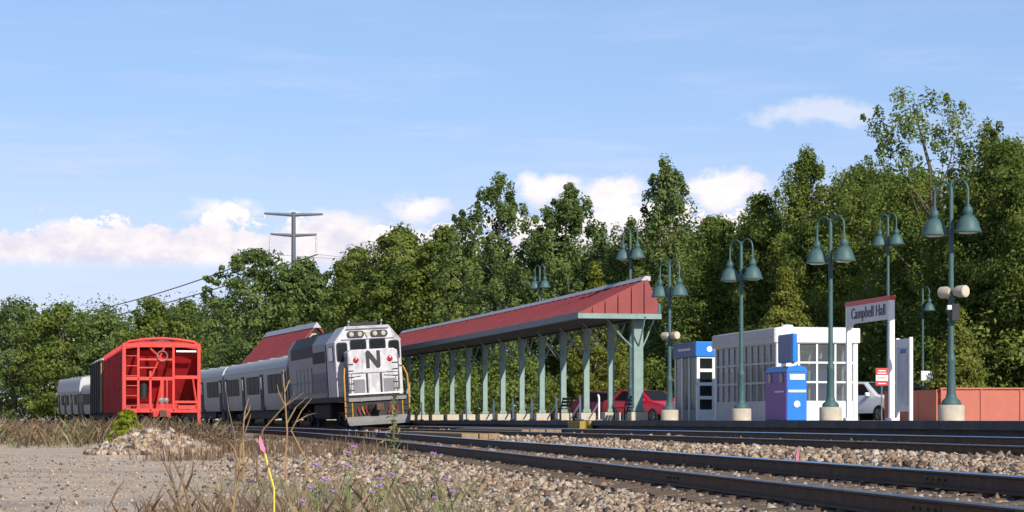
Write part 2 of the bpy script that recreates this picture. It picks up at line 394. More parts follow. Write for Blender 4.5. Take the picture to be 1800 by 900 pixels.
# ballast stones: angular, all sizes, one mass
def stones(name, pts, size, rng, mname):
    n = len(pts)
    base = np.array([(-1, -1, -1), (1, -1, -1), (1, 1, -1), (-1, 1, -1), (-.8, -.8, 1), (.8, -.8, 1), (.8, .8, 1), (-.8, .8, 1)]) * .5
    q = rng.normal(size=(n, 4)); q /= np.linalg.norm(q, axis=1)[:, None]
    w, x, y, z = q.T
    Rm = np.stack([1 - 2 * (y * y + z * z), 2 * (x * y - z * w), 2 * (x * z + y * w), 2 * (x * y + z * w), 1 - 2 * (x * x + z * z), 2 * (y * z - x * w), 2 * (x * z - y * w), 2 * (y * z + x * w), 1 - 2 * (x * x + y * y)], 1).reshape(n, 3, 3)
    vsn = base[None] * rng.uniform(.6, 1.25, (n, 1, 3)) + rng.normal(0, .11, (n, 8, 3))
    vsn = np.einsum('nij,nkj->nki', Rm, vsn) * size[:, None, None] + pts[:, None, :]
    quad = np.array([(0, 3, 2, 1), (4, 5, 6, 7), (0, 1, 5, 4), (1, 2, 6, 5), (2, 3, 7, 6), (3, 0, 4, 7)])
    F = (quad[None] + (np.arange(n) * 8)[:, None, None]).reshape(-1, 4)
    return rawmesh(name, vsn.reshape(-1, 3), F, MAT[mname])
def rawmesh(name, V, F, m, tint=None):
    me = bpy.data.meshes.new(name); k = F.shape[1]
    me.vertices.add(len(V)); me.vertices.foreach_set('co', np.asarray(V, dtype=np.float32).ravel())
    me.loops.add(F.size); me.loops.foreach_set('vertex_index', F.astype(np.int32).ravel())
    me.polygons.add(len(F)); me.polygons.foreach_set('loop_start', np.arange(len(F), dtype=np.int32) * k)
    me.update(calc_edges=True)
    if tint is not None:
        at = me.attributes.new('tint', 'FLOAT', 'FACE'); at.data.foreach_set('value', np.asarray(tint, dtype=np.float32))
    me.materials.append(m); return me
rng = np.random.default_rng(5)
pts = []; szs = []
def scatter(n, Ya, Yb, pxa, pxb, s0, s1, ok, power=1.0):
    k = 0; tries = 0
    while k < n and tries < n * 12:
        tries += 1
        Y = Ya + (Yb - Ya) * rng.random() ** power
        X = (rng.uniform(pxa, pxb) - 900) / FPX * Y
        if not ok(X, Y): continue
        s = min(s1 * 1.7, (s0 + (s1 - s0) * .35) * math.exp(rng.normal(0, .38)))
        pts.append((X, Y, gz(X, Y) + s * rng.uniform(.0, .32))); szs.append(s); k += 1
def on_ballast(X, Y):
    o = offset_of(X, Y)
    if o > 1.45: return False
    if o > -9.2: return True
    return rng.random() < math.exp((o + 9.2) * 1.1)
scatter(34000, 13.5, 24, 250, 1950, .022, .046, on_ballast, 1.0)
scatter(23000, 24, 45, 350, 1950, .032, .058, on_ballast, 1.0)
scatter(8000, 45, 95, 330, 1950, .05, .085, on_ballast, 1.0)
scatter(3200, 15, 58, -60, 520, .014, .036, lambda X, Y: offset_of(X, Y) < -8, 1.1)
def on_pile(X, Y):
    return ((X - PILE.x) ** 2 / 1.6 + (Y - PILE.y) ** 2 / 5) < 1.3 or ((X - PILE2.x) ** 2 / 1.3 + (Y - PILE2.y) ** 2 / 5) < 1.2
scatter(3500, 51, 60, 150, 380, .05, .13, on_pile)
tag(link('ballast_stones', stones('ballast_stones', np.array(pts), np.array(szs), rng, 'ballast')), 'loose tan and grey ballast stones around the tracks', 'ballast', kind='stuff')

# ------------------------------------------------------------ railway tracks
RAILP = [(-.07, -.172), (.07, -.172), (.07, -.155), (.012, -.135), (.012, -.042), (.036, -.03), (.036, -.013), (.020, 0), (-.020, 0), (-.036, -.013), (-.036, -.03), (-.012, -.042), (-.012, -.135), (-.07, -.155)]
def make_rail(offf, zf, zs, parent, headmat):
    m = MB(); n = len(RAILP); rings = []
    for Z in zs:
        rings.append([P(Z, offf(Z) + a, zf(Z) + b) for a, b in RAILP])
    vsr = [v for r in rings for v in r]
    b0 = 0
    for i in range(len(zs) - 1):
        for j in range(n):
            m.mi = 1 if j in (6, 7, 8) else 0
            if i == 0 and j == 0: m.add(vsr, [])
            m.f.append([i * n + j, i * n + (j + 1) % n, (i + 1) * n + (j + 1) % n, (i + 1) * n + j]); m.m.append(m.mi)
    return m.build('rail', [MAT['rail_side'], MAT[headmat]], parent, smooth=True)
def make_track(name, label, cz, offf, zl, zr, Za, Zb, headmat, ties):
    t = thing(name, label, 'railway track')
    zs = [Za + i * 1.5 for i in range(int((Zb - Za) / 1.5) + 1)]
    make_rail(lambda Z: offf(Z) - .753, zl, zs, t, headmat[0])
    make_rail(lambda Z: offf(Z) + .753, zr, zs, t, headmat[1])
    tm = None
    Z = ties[0]
    while Z < ties[1]:
        if tm is None:
            m = MB(); m.box(0, 0, -.085, 2.6, .23, .17)
            for sx in (-.753, .753): m.mi = 1; m.box(sx, 0, .004, .34, .19, .016)
            tm = m.mesh('tie', [MAT['tie'], MAT['rail_side']])
        o = link('tie', tm, t); k = (zl(Z) + zr(Z)) / 2 - .184
        o.location = P(Z, offf(Z) + random.uniform(-.06, .06), k); o.rotation_euler = (0, -math.atan2(zr(Z) - zl(Z), 1.506), head(Z) + random.uniform(-.02, .02))
        Z += .56
    return t
zA = lambda Z: 0.0
zB = lambda Z: -.09
zC = lambda Z: -.21 + .11 * smooth(45, 95, Z)
zD = lambda Z: -.32 + .13 * smooth(45, 95, Z)
track1 = make_track('railway_track', 'platform track with a polished rail running under the silver train', 0, lambda Z: 0., zB, zA, 15, 250, ('rail_head_dull', 'rail_head'), (22, 100))
track2 = make_track('railway_track', 'nearer siding track with blue sheen on its far rail beside the ballast', 0, off2, zD, zC, 9, 200, ('rail_head_dull', 'rail_head'), (12, 95))
track3 = make_track('railway_track', 'weed-covered siding track under the red freight car', 0, lambda Z: -10.6, lambda Z: -.36, lambda Z: -.36, 76, 170, ('rail_head_dull', 'rail_head_dull'), (82, 112))
# joint bars on the near rails
for Z, o, zf, tr in ((15.3, .753, zC, track2), (20.6, .753, zC, track2), (25.2, -.753, zD, track2), (30.5, -.753, zD, track2), (16.9, -.753, zD, track2), (27.5, -.753, zB, track1)):
    of = off2(Z) if tr is track2 else 0
    m = MB(); m.box(0, 0, -.088, .05, .62, .075)
    for q in (-.22, -.08, .08, .22): m.cyl((-.045, q, -.088), (.045, q, -.088), .014, n=6)
    o_ = m.build('joint_bar', MAT['rail_side'], tr, P(Z, of + o, zf(Z)), (0, 0, head(Z)))
# timber crossing panels
def planks(label, Za, Zb, offs, z):
    t = thing('timber_crossing', label, 'crossing planks', (0, 0, 0))
    for o in offs:
        m = MB(); n = 6
        for i in range(n):
            pass
        m.box(0, 0, 0, .24, Zb - Za, .16)
        k = (Za + Zb) / 2
        m.build('plank', MAT['plank'], t, P(k, o, z + random.uniform(-.008, .008)), (0, 0, head(k) + random.uniform(-.003, .003)), bevel=.012)
planks('weathered timber crossing planks between the rails of the platform track', 64, 75, [-.5, -.24, .02, .28, .54], -.11)
planks('weathered timber crossing planks between the two tracks near the locomotive', 57, 70, [-3.75, -3.49, -3.23, -2.97], -.19)

# ------------------------------------------------------------ platform and car park
def ribbon(name, o0, o1, Za, Zb, z1, z0, m, step=2., chunk=None):
    b = MB(); zs = [Za + i * step for i in range(int((Zb - Za) / step) + 1)]
    b.loft([[P(Z, o0, z0), P(Z, o1, z0), P(Z, o1, z1), P(Z, o0, z1)] for Z in zs])
    return b.build(name, m)
PT = .252
plat = ribbon('platform', 1.78, 9.6, 16, 190, PT, -.45, MAT['platform'])
skirt = ribbon('platform_face', 1.72, 1.777, 16, 190, PT - .16, -.45, MAT['edge_shaded']); skirt.parent = plat
tag(plat, kind='structure')
# precast edge slabs along the track side
em = None
Z = 17.0
while Z < 120:
    if em is None:
        em = MB().box(0, 0, 0, .30, 2.385, .16).mesh('edge_slab', MAT['edge_shaded'])
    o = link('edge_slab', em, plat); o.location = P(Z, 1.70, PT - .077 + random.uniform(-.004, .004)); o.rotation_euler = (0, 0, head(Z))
    Z += 2.4 / math.hypot(slope(Z), 1)
lot = ribbon('car_park', 9.62, 34, 16, 200, PT - .10, -.6, MAT['asphalt'], 4.); tag(lot, kind='structure')
m = MB(); m.box(0, 0, 0, .42, 1.6, .30)
for q in (-.6, 0, .6): m.box(-.215, q, 0, .02, .06, .26)
s = m.build('platform_step', MAT['safety_yellow'], None, P(64.5, 1.36, PT - .17), (0, 0, head(64)), bevel=.015)
tag(s, 'yellow step box against the platform edge opposite the canopy', 'step box')

# ------------------------------------------------------------ lamp posts
def bell_mesh():
    m = MB()
    m.lathe([(.0, .0), (.285, .0), (.288, .015), (.262, .05), (.245, .11), (.222, .19), (.185, .27), (.13, .335), (.085, .36), (.085, .37), (.10, .40), (.105, .46), (.085, .52), (.05, .54), (.05, .58), (.0, .60)], 22)
    return m.mesh('lamp_shade', MAT['teal'], True)
BELL = bell_mesh()
LENSM = MB().lathe([(0, -.03), (.13, -.028), (.2, -.005), (.2, .0), (0, .0)], 16).mesh('lamp_lens', MAT['lens'], True)
PLINTH = MB().lathe([(0, -.02), (.275, -.02), (.275, .31), (.262, .33), (0, .33)], 28).mesh('plinth', MAT['concrete'], True)
def lamp_post(label, loc, H, armrot, group, single=False, plinth=True, arm=.40, sc=1.0):
    """H: height of the arm tops; bell rims hang 1.0 m lower"""
    t = thing('lamp_post', label, 'lamp post', loc, armrot, group)
    z = 0
    if plinth: link('plinth', PLINTH, t); z = .31
    m = MB(); m.lathe([(0, z), (.20, z), (.21, z + .05), (.19, z + .11), (.12, z + .17), (.105, z + .24), (0, z + .24)], 20)
    m.build('base_flare', MAT['teal'], t, smooth=True)
    m = MB(); m.lathe([(0, z + .2), (.098, z + .2), (.082, z + .9), (.094, z + .93), (.094, z + 1.0), (.075, z + 1.04), (.062, z + 1.1), (.056, H * .55), (.042, H), (.028, H + .06), (0, H + .08)], 16)
    m.build('pole', MAT['teal'], t, smooth=True)
    for sx in ((1,) if single else (1, -1)):
        pts_ = []
        r = arm / 2
        for i in range(13):
            a = math.pi * i / 12
            pts_.append((sx * (r - r * math.cos(a)), 0, H - .14 + .26 * math.sin(a)))
        pts_ = [(0, 0, H - .30)] + pts_ + [(sx * arm, 0, H - .42)]
        MB().tube(pts_, .024, 8).build('arm', MAT['teal'], t, smooth=True)
        s_ = link('lamp_shade', BELL, t); s_.location = (sx * arm, 0, H - 1.0)
        l_ = link('lamp_lens', LENSM, s_); l_.location = (0, 0, -.002)
    return t
def drums(parent, h, rz, sc=1.):
    pass
AR = R(-54)
def lamp_at(label, px, Z, toppx, group, **k):
    g = W(px, 738, Z); g.z = PT if k.pop('onplat', True) else PT - .1
    H = (738 - toppx) / FPX * Z
    return lamp_post(label, g, H - .12, AR, group, **k)
GL = 'twin-bell lamp posts along the platform'; GF = 'tall lamp posts of the car park'
L1 = lamp_at('largest twin-bell green lamp post with drum loudspeakers before the salmon wall', 1672, 43, 316, GL, arm=.46)
L2 = lamp_at('twin-bell green lamp post in front of the white shelter', 1460, 50, 379, GL, arm=.46)
L3 = lamp_at('twin-bell green lamp post left of the recycling bins', 1303, 56.6, 420, GL, arm=.46)
L4 = lamp_at('twin-bell green lamp post at the open end of the red canopy', 1177, 64, 457, GL, arm=.46)
lamp_at('tall twin-bell lamp post rising behind the station name sign', 1561, 73, 370, GF, onplat=False)
lamp_at('tall twin-bell lamp post rising behind the canopy ridge near its open end', 1108, 74, 395, GF, onplat=False)
lamp_at('small distant twin-bell lamp post above the middle of the canopy roof', 949, 100, 462, GF, onplat=False)
lamp_at('small distant single-bell lamp post left of the golden conifer', 1622, 95, 500, GF, onplat=False, single=True, plinth=False)
def speaker(label, px, py, Z, d):
    g = W(px, py, Z)
    t = thing('drum_speaker', label, 'loudspeaker', g, 0, 'drum loudspeakers on the lamp posts')
    for sgn, ang in ((1, R(12)), (-1, R(-40))):
        M = Matrix.Rotation(ang, 4, 'Z')
        c0 = M @ Vector((.05 * sgn, -.04 if sgn > 0 else .04, 0)); ax = (M @ Vector((.35 if sgn > 0 else -.75, -.8 if sgn > 0 else .25, .0))).normalized()
        m = MB(); m.tube([c0, c0 + ax * .1, c0 + ax * .28], [d * .35, d * .5, d * .5], 18)
        dr = m.build('drum', MAT['concrete'], t, smooth=True)
        m = MB(); m.tube([c0 + ax * .282, c0 + ax * .29], [d * .42, d * .42], 18); m.build('grille', MAT['cream'], dr)
    return t
speaker('pair of cream drum loudspeakers clamped to the largest lamp post', 1674, 513, 42.9, .25)
speaker('pair of cream drum loudspeakers clamped to the canopy-end lamp post', 1177, 590, 63.9, .24)
m = MB(); m.box(.0, 0, 0, .16, .12, .36); m.mi = 1; m.box(-.12, 0, .1, .10, .10, .10)
tag(m.build('junction_box', [MAT['black_paint'], MAT['white_frame']], None, W(1679, 549, 42.85), bevel=.01), 'small black box clamped below the loudspeakers on the largest lamp post', 'junction box')

# ------------------------------------------------------------ platform canopy
NZ, FZ = 70.0, 113.5
can = thing('platform_canopy', 'long platform canopy with red metal roof on teal posts', 'canopy', P(NZ, 4.5, PT))
can.rotation_euler = (0, 0, 0); inv = Matrix.Translation(-P(NZ, 4.5, PT))
def C(Z, o, z): return inv @ P(Z, o, z)
def ring_roof(fn, name, m, Za=NZ, Zb=FZ, step=1.5, parent=can, smooth=False):
    b = MB(); n = int(round((Zb - Za) / step)); zs = [Za + (Zb - Za) * i / n for i in range(n + 1)]
    b.loft([[C(Z, o, z) for o, z in fn] for Z in zs]); return b.build(name, m, parent, smooth=smooth)
EO, RO, BO = 2.75, 5.18, 5.60        # track-side eave, ridge, back eave (metres right of the track centre)
EZ, RZ, BZ = 3.98, 5.20, 4.05
ring_roof([(EO, EZ), (RO, RZ - .02), (BO, BZ + .25), (BO, BZ + .12), (RO, RZ - .18), (EO, EZ - .12)], 'roof', MAT['roof_red'])
ring_roof([(RO - .22, RZ - .09), (RO - .05, RZ + .07), (RO + .12, RZ + .05), (RO + .12, RZ - .1)], 'ridge_cap', MAT['roof_cap'], NZ - .02, FZ + .02)
ring_roof([(EO - .03, EZ - .20), (EO - .03, EZ + .015), (EO + .10, EZ + .02), (EO + .10, EZ - .20)], 'fascia', MAT['teal_dark'], NZ - .04, FZ + .04)
ring_roof([(BO - .05, BZ - .15), (BO - .05, BZ + .26), (BO + .06, BZ + .26), (BO + .06, BZ - .15)], 'fascia', MAT['teal_dark'], NZ - .04, FZ + .04)
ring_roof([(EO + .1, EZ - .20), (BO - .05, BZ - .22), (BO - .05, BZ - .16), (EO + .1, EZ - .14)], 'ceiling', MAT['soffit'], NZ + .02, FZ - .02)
# end gable, clad in vertical boards, with teal trim under it
def gable(Z, sgn):
    def topz(o): return EZ + (RZ - EZ) * (o - EO) / (RO - EO) if o < RO else RZ + (BZ + .25 - RZ) * (o - RO) / (BO - RO)
    edges = [EO + .03, 3.2, 3.66, 4.12, 4.6, 5.06, RO, BO]
    for a, b_ in zip(edges, edges[1:]):
        m = MB(); y0, y1 = Z - sgn * .01, Z + sgn * .05
        g = .018
        a2, b2 = a + g, b_ - g if b_ != RO else b_
        if a == RO: a2 = a
        vsn = []
        for y in (y0 - sgn * .03, y1):
            vsn += [C(y, a2, EZ - .03), C(y, b2, EZ - .03), C(y, b2, topz(b2) - .05), C(y, a2, max(EZ - .025, topz(a2) - .05))]
        m.add(vsn, [(0, 1, 2, 3), (7, 6, 5, 4), (0, 4, 5, 1), (1, 5, 6, 2), (2, 6, 7, 3), (3, 7, 4, 0)])
        m.build('gable_board', MAT['roof_red'], can)
    m = MB(); vsn = []
    for y in (Z + sgn * .06, Z + sgn * .10):
        vsn += [C(y, EO + .03, EZ - .03), C(y, BO - .02, EZ - .03), C(y, BO - .02, BZ + .2), C(y, RO, RZ - .08), C(y, EO + .1, EZ)]
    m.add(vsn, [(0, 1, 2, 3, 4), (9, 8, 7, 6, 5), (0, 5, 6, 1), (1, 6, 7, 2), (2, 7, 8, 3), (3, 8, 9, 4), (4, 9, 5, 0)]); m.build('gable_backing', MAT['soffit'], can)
    m = MB(); vsn = []
    for y in (Z - sgn * .09, Z + sgn * .02):
        vsn += [C(y, EO - .06, EZ - .21), C(y, BO + .08, EZ - .21), C(y, BO + .08, EZ - .035), C(y, EO - .06, EZ - .035)]
    m.add(vsn, [(0, 1, 2, 3), (7, 6, 5, 4), (0, 4, 5, 1), (1, 5, 6, 2), (2, 6, 7, 3), (3, 7, 4, 0)]); m.build('trim_board', MAT['teal_light'], can)
gable(NZ, 1); gable(FZ, -1)
# standing seams on the track-side slope
sm = None
for i in range(48):
    Z = NZ + .5 + i * .92
    if Z > FZ: break
    m = MB(); m.tube([C(Z, EO + .02, EZ + .018), C(Z, RO - .2, RZ - .10)], .016, 4); m.build('roof_seam', MAT['roof_red'], can)
# posts with knee braces on concrete footings
PO = 5.0
npost = 13
for i in range(npost):
    Z = 70.55 + i * 3.42
    w = .34 if i == 0 else .22
    h = head(Z); c0 = C(Z, PO, PT)
    def LM(mb, name, m_, par=can, **k): return mb.build(name, m_, par, c0, (0, 0, h), **k)
    m = MB(); m.box(0, 0, .135, .60, .56, .31); LM(m, 'footing', MAT['concrete'], bevel=.015)
    m = MB(); m.box(0, 0, .29 + 1.68, w, w * .8, 3.36); m.box(0, 0, .36, w + .08, w * .8 + .08, .12); m.box(0, 0, 3.56, w + .06, w * .8 + .06, .1)
    po = LM(m, 'post', MAT['teal_light'], bevel=.012)
    for sx, run in ((-1, .95), (1, .42)):
        m = MB(); m.tube([(sx * w * .5, 0, 2.55), (sx * (w * .5 + run * .35), 0, 2.85), (sx * (w * .5 + run), 0, 3.55)], .03, 6); LM(m, 'knee_brace', MAT['teal_light'])
    for sy in (-1, 1):
        m = MB(); m.tube([(0, sy * w * .4, 2.6), (0, sy * (w * .4 + .3), 2.9), (0, sy * (w * .4 + .85), 3.6)], .03, 6); LM(m, 'knee_brace', MAT['teal_light'])
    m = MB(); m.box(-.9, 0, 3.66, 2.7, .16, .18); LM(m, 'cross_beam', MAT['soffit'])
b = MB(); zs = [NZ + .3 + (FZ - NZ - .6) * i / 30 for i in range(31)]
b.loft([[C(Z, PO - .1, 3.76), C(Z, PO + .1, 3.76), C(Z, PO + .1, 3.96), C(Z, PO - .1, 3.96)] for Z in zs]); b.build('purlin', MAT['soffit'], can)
# white guard rails by the posts
GR = 'white guard rails between the canopy posts'
names_ = ['nearest the locomotive', 'second from the locomotive', 'third from the locomotive', 'fourth from the locomotive', 'just left of the canopy middle', 'at the canopy middle', 'two posts from the canopy end', 'closest to the canopy open end']
for i, (px, Z) in enumerate(((741, 104), (820, 93), (868, 88), (902, 84.5), (935, 81.5), (978, 78), (1020, 75), (1053, 72.8))):
    g = W(px, 738, Z); g.z = PT
    t = thing('guard_rail', 'low white guard rail ' + names_[i], 'guard rail', g, head(Z), GR)
    MB().tube([(0, 0, 0), (0, 0, .82), (0, .12, .9)], .035, 8).build('post', MAT['white_paint'], t)
    MB().tube([(0, .05, .6), (.02, 1.5, .05)], .03, 8).build('brace', MAT['white_paint'], t)
    MB().box(0, .02, .02, .2, .2, .04).build('foot_plate', MAT['steel_dull'], t)

# benches and bicycles stand behind the posts in shade: a dark bench row
for i, (px, Z, nm) in enumerate(((1098, 73.6, 'dark platform bench beside the canopy end post'), (985, 80, 'dark platform bench under the middle of the canopy'))):
    g = W(px, 738, Z); g.z = PT
    t = thing('platform_bench', nm, 'bench', g, head(Z), 'benches under the canopy')
    for k in range(4): MB().box(-.18 + k * .12, 0, .45, .09, 1.6, .035).build('seat_slat', MAT['black_paint'], t)
    for k in range(3): MB().box(.24 + k * .03, 0, .58 + k * .13, .03, 1.6, .09).build('back_slat', MAT['black_paint'], t)
    for sy in (-.7, .7):
        MB().tube([(-.2, sy, 0), (-.2, sy, .44)], .025, 6).build('leg', MAT['black_paint'], t)
        MB().tube([(.2, sy, 0), (.2, sy, .44), (.31, sy, .9)], .025, 6).build('leg', MAT['black_paint'], t)

# ------------------------------------------------------------ station house beyond the train
g = P(150, 7.6, PT)
sh = thing('station_house', 'station house with steep red metal roof rising behind the silver coaches', 'building', g, head(158))
Ls = 18.5
m = MB(); m.bb(-3.0, 3.0, 0.3, Ls - .3, 0, 3.5); m.prism([(-3.0, 3.5), (3.0, 3.5), (0, 6.9)], .3, Ls - .3); m.build('wall', MAT['concrete'], sh)
m = MB(); m.prism([(-3.7, 2.9), (0, 7.15), (0, 7.0), (-3.6, 2.75)], -.3, Ls + .3); m.build('roof_slope', MAT['roof_red'], sh)
m = MB(); m.prism([(3.7, 2.9), (0, 7.15), (0, 7.0), (3.6, 2.75)], -.3, Ls + .3); m.build('roof_slope', MAT['roof_red'], sh)
m = MB(); m.prism([(-.32, 6.86), (0, 7.28), (.32, 6.86)], -.34, Ls + .34); m.build('ridge_cap', MAT['roof_cap'], sh)
for k in range(26): MB().tube([(-3.68, .1 + k * .72, 2.95), (-.1, .1 + k * .72, 7.06)], .025, 4).build('roof_seam', MAT['roof_red'], sh)
for k in range(5):
    w_ = MB().box(-3.02, 2.5 + k * 3.4, 1.9, .06, 1.2, 1.5).build('window', MAT['white_frame'], sh)
    MB().box(-3.06, 2.5 + k * 3.4, 1.9, .02, 1.05, 1.35).build('pane', MAT['glass_dark'], w_)

# ------------------------------------------------------------ trains
ROLL = -math.atan2(.09, 1.506)
def rail_vehicle(name, label, cat, Zfront, length, o=0., z=-.045, roll=ROLL, group=None):
    """origin at the front end on the rail heads; local +Y runs back along the track"""
    a = P(Zfront, o); b_ = P(Zfront + length * .96, o); rz = math.atan2(-(b_.x - a.x), b_.y - a.y)
    return thing(name, label, cat, (a.x, a.y, z), rz, group, roll)
def bogie(parent, yc, wb=2.6, r=.46):
    b_ = MB()
    for sx in (-1, 1):
        b_.box(sx * 1.0, yc, .62, .16, wb + .9, .26); b_.box(sx * 1.02, yc, .52, .2, .8, .42)
        for q in (-wb / 2, wb / 2): b_.box(sx * 1.04, yc + q, .48, .2, .36, .36)
    b_.box(0, yc, .62, 2.0, .5, .3)
    bo = b_.build('bogie', MAT['under'], parent, bevel=.02)
    for q in (-wb / 2, wb / 2):
        m = MB()
        for sx in (-1, 1): m.cyl((sx * .68, yc + q, r), (sx * .82, yc + q, r), r, n=24)
        m.cyl((-.8, yc + q, r), (.8, yc + q, r), .09); m.build('wheelset', MAT['steel_dull'] if False else MAT['under'], bo)
    return bo

# ---- locomotive
loco = rail_vehicle('locomotive', 'white-faced diesel locomotive with black N emblem and yellow handrails', 'locomotive', 94.2, 17.6)
LY = 17.4
# cowl body behind the cab
sec = [(-1.52, 1.45), (1.52, 1.45), (1.52, 4.1), (1.15, 4.62), (-1.15, 4.62), (-1.52, 4.1)]
MB().prism(sec, 4.4, LY).build('cowl', MAT['loco_grey'], loco, bevel=.04)
MB().prism([(-1.545, 3.55), (-1.545, 4.10), (-1.17, 4.645), (1.17, 4.645), (1.545, 4.10), (1.545, 3.55), (1.50, 3.55), (1.50, 4.08), (1.14, 4.60), (-1.14, 4.60), (-1.50, 4.08), (-1.50, 3.55)], 9.0, LY - 1.2).build('radiator_screen', MAT['black_paint'], loco)
for k in range(3): MB().lathe([(0, 4.62), (.62, 4.62), (.62, 4.80), (.5, 4.84), (0, 4.84)], 20, (0, 10.5 + k * 2.1, 0)).build('roof_fan', MAT['black_paint'], loco)
MB().box(0, 7.3, 4.70, 1.2, 2.2, .25).build('exhaust_hood', MAT['black_paint'], loco, bevel=.04)
for k in range(12):
    MB().box(-1.53, 5.3 + k * .34, 2.2, .05, .20, 1.0).build('louvre', MAT['loco_grey'], loco)
for k in range(5):
    MB().box(-1.53, 10.0 + k * 1.25, 2.35, .05, 1.1, 1.3).build('side_door', MAT['loco_grey'], loco, bevel=.01)
MB().box(-1.535, 4.9, 2.9, .05, .16, 2.6).build('blue_stripe', MAT['blue_dark'], loco)
MB().prism([(-1.17, 4.60), (-1.12, 4.66), (1.12, 4.66), (1.17, 4.60)], 4.6, 9.0).build('hood_roof', MAT['black_paint'], loco)
for k in range(6): MB().box(-1.535, 5.0 + k * .72, 3.45, .04, .6, .55).build('intake_grille', MAT['black_paint'], loco)
# cab
cabsec = [(-1.58, 1.45), (1.58, 1.45), (1.58, 4.02), (1.02, 4.72), (-1.02, 4.72), (-1.58, 4.02)]
MB().prism(cabsec, 2.0, 4.4).build('cab', MAT['loco_white'], loco, bevel=.05)
MB().prism([(-1.6, 4.02), (-1.03, 4.745), (1.03, 4.745), (1.6, 4.02), (1.56, 4.0), (1.0, 4.70), (-1.0, 4.70), (-1.56, 4.0)], 1.98, 4.5).build('cab_roof', MAT['loco_white'], loco)
MB().box(0, 3.3, 4.84, 1.35, 1.0, .22).build('air_conditioner', MAT['black_paint'], loco, bevel=.05)
for sx in (-.78, .78): MB().tube([(sx, 2.5, 4.74), (sx, 2.5, 4.92), (sx, 2.3, 4.98)], .05, 8).build('horn', MAT['steel_dull'], loco)
# short nose in front of the cab
nose = [(-1.18, 1.45), (1.18, 1.45), (1.18, 3.52), (.98, 3.62), (-.98, 3.62), (-1.18, 3.52)]
MB().prism(nose, .9, 2.02).build('nose', MAT['loco_white'], loco, bevel=.05)
MB().box(0, .888, 2.52, 2.34, .02, .035).build('nose_seam', MAT['loco_grey'], loco)
for sx in (-.33, .33): MB().box(sx, .885, 1.98, .09, .025, 1.05).build('nose_strip', MAT['logo_black'], loco)
MB().box(0, .885, 2.0, .5, .02, .9).build('nose_door', MAT['loco_white'], loco, bevel=.01)
MB().box(0, .84, 1.55, 2.5, .14, .06).build('footboard', MAT['white_paint'], loco)
def rrect(cx, cz, w, h, r, k=4):
    out = []
    for qx, qz, a0 in ((1, 1, 0), (-1, 1, 90), (-1, -1, 180), (1, -1, 270)):
        for i in range(k + 1):
            a = R(a0 + 90 * i / k); out.append((cx + qx * (w / 2 - r) + r * math.cos(a), cz + qz * (h / 2 - r) + r * math.sin(a)))
    return out
def cab_window(cx, cz, w, h, y=1.995):
    f_ = MB().prism(rrect(cx, cz, w + .09, h + .09, .13), y - .03, y + .02).build('window_gasket', MAT['logo_black'], loco)
    MB().prism(rrect(cx, cz, w, h, .1), y - .042, y - .02).build('pane', MAT['glass_dark'], f_)
cab_window(-.46, 3.86, .70, .46); cab_window(.46, 3.86, .70, .46)
cab_window(-1.24, 3.56, .44, .82); cab_window(1.24, 3.56, .44, .82)
for sx in (-1, 1):
    f_ = MB().box(sx * 1.575, 3.1, 3.5, .05, 1.3, .75).build('side_window', MAT['logo_black'], loco)
    MB().box(sx * 1.60, 3.1, 3.5, .02, 1.15, .62).build('pane', MAT['glass_dark'], f_)
for sx in (-.56, .56):
    h_ = MB().prism(rrect(sx, 4.36, .82, .32, .15, 6), 1.95, 2.02).build('headlight_housing', MAT['logo_black'], loco)
    for q in (-.2, .2): MB().lathe([(0, 0), (.11, 0), (.12, .02), (.1, .06), (0, .07)], 16, (sx + q, 1.955, 4.36), rx=R(90)).build('headlight', MAT['lens'], h_, smooth=True)
MB().prism([(-.12, 4.46), (.12, 4.46), (0, 4.18)], 1.93, 2.0).build('bell_bracket', MAT['concrete'], loco)
for sx in (-1, 1):
    MB().tube([(sx * .12, 1.93, 4.08), (sx * .40, 1.92, 3.74)], .014, 5).build('wiper', MAT['logo_black'], loco)
    MB().box(sx * 1.19, 1.3, 2.5, .03, .9, 1.6).build('nose_side_panel', MAT['loco_grey'], loco)
    for k in range(5): MB().tube([(sx * 1.05 - .16, .86, 1.75 + k * .30), (sx * 1.05 + .10, .86, 1.75 + k * .30)], .016, 5).build('grab_iron', MAT['logo_black'], loco)
    MB().box(sx * .72, .886, 1.92, .55, .02, .62).build('number_panel', MAT['loco_grey'], loco)
    MB().tube([(sx * 1.1, .80, 1.62), (sx * 1.1, .62, 2.5), (sx * .55, .62, 2.55)], .022, 6).build('handrail', MAT['steel_dull'], loco)
MB().box(0, 1.985, 4.12, 2.5, .03, .03).build('visor', MAT['logo_black'], loco)
MB().box(0, 1.96, 4.62, 2.02, .06, .05).build('roof_lip', MAT['loco_grey'], loco)
m = MB(); m.box(0, .36, 1.30, 2.7, .1, .16); m.build('anticlimber', MAT['steel_dull'], loco)
for k in range(5): MB().tube([(-.42 + k * .05, .40, 1.05), (-.44 + k * .05, .25, .86), (-.40 + k * .05, .34, .68)], .022, 5).build('air_hose', MAT['tyre'], loco)
# emblem N: two stems and a swept diagonal
mN = MB()
mN.prism([(-.33, 2.74), (-.17, 2.74), (-.17, 3.22), (.03, 2.92), (.15, 2.76), (.26, 2.72), (.34, 2.80), (.34, 3.54), (.18, 3.54), (.18, 3.06), (-.03, 3.36), (-.15, 3.52), (-.26, 3.56), (-.33, 3.48)], .868, .895)
mN.build('emblem', MAT['logo_black'], loco)
for sx in (-.80, .80):
    MB().lathe([(0, 0), (.135, 0), (.12, .05), (.06, .075), (0, .08)], 18, (sx, .89, 3.14), rx=R(90)).build('marker_light', MAT['lamp_red'], loco, smooth=True)
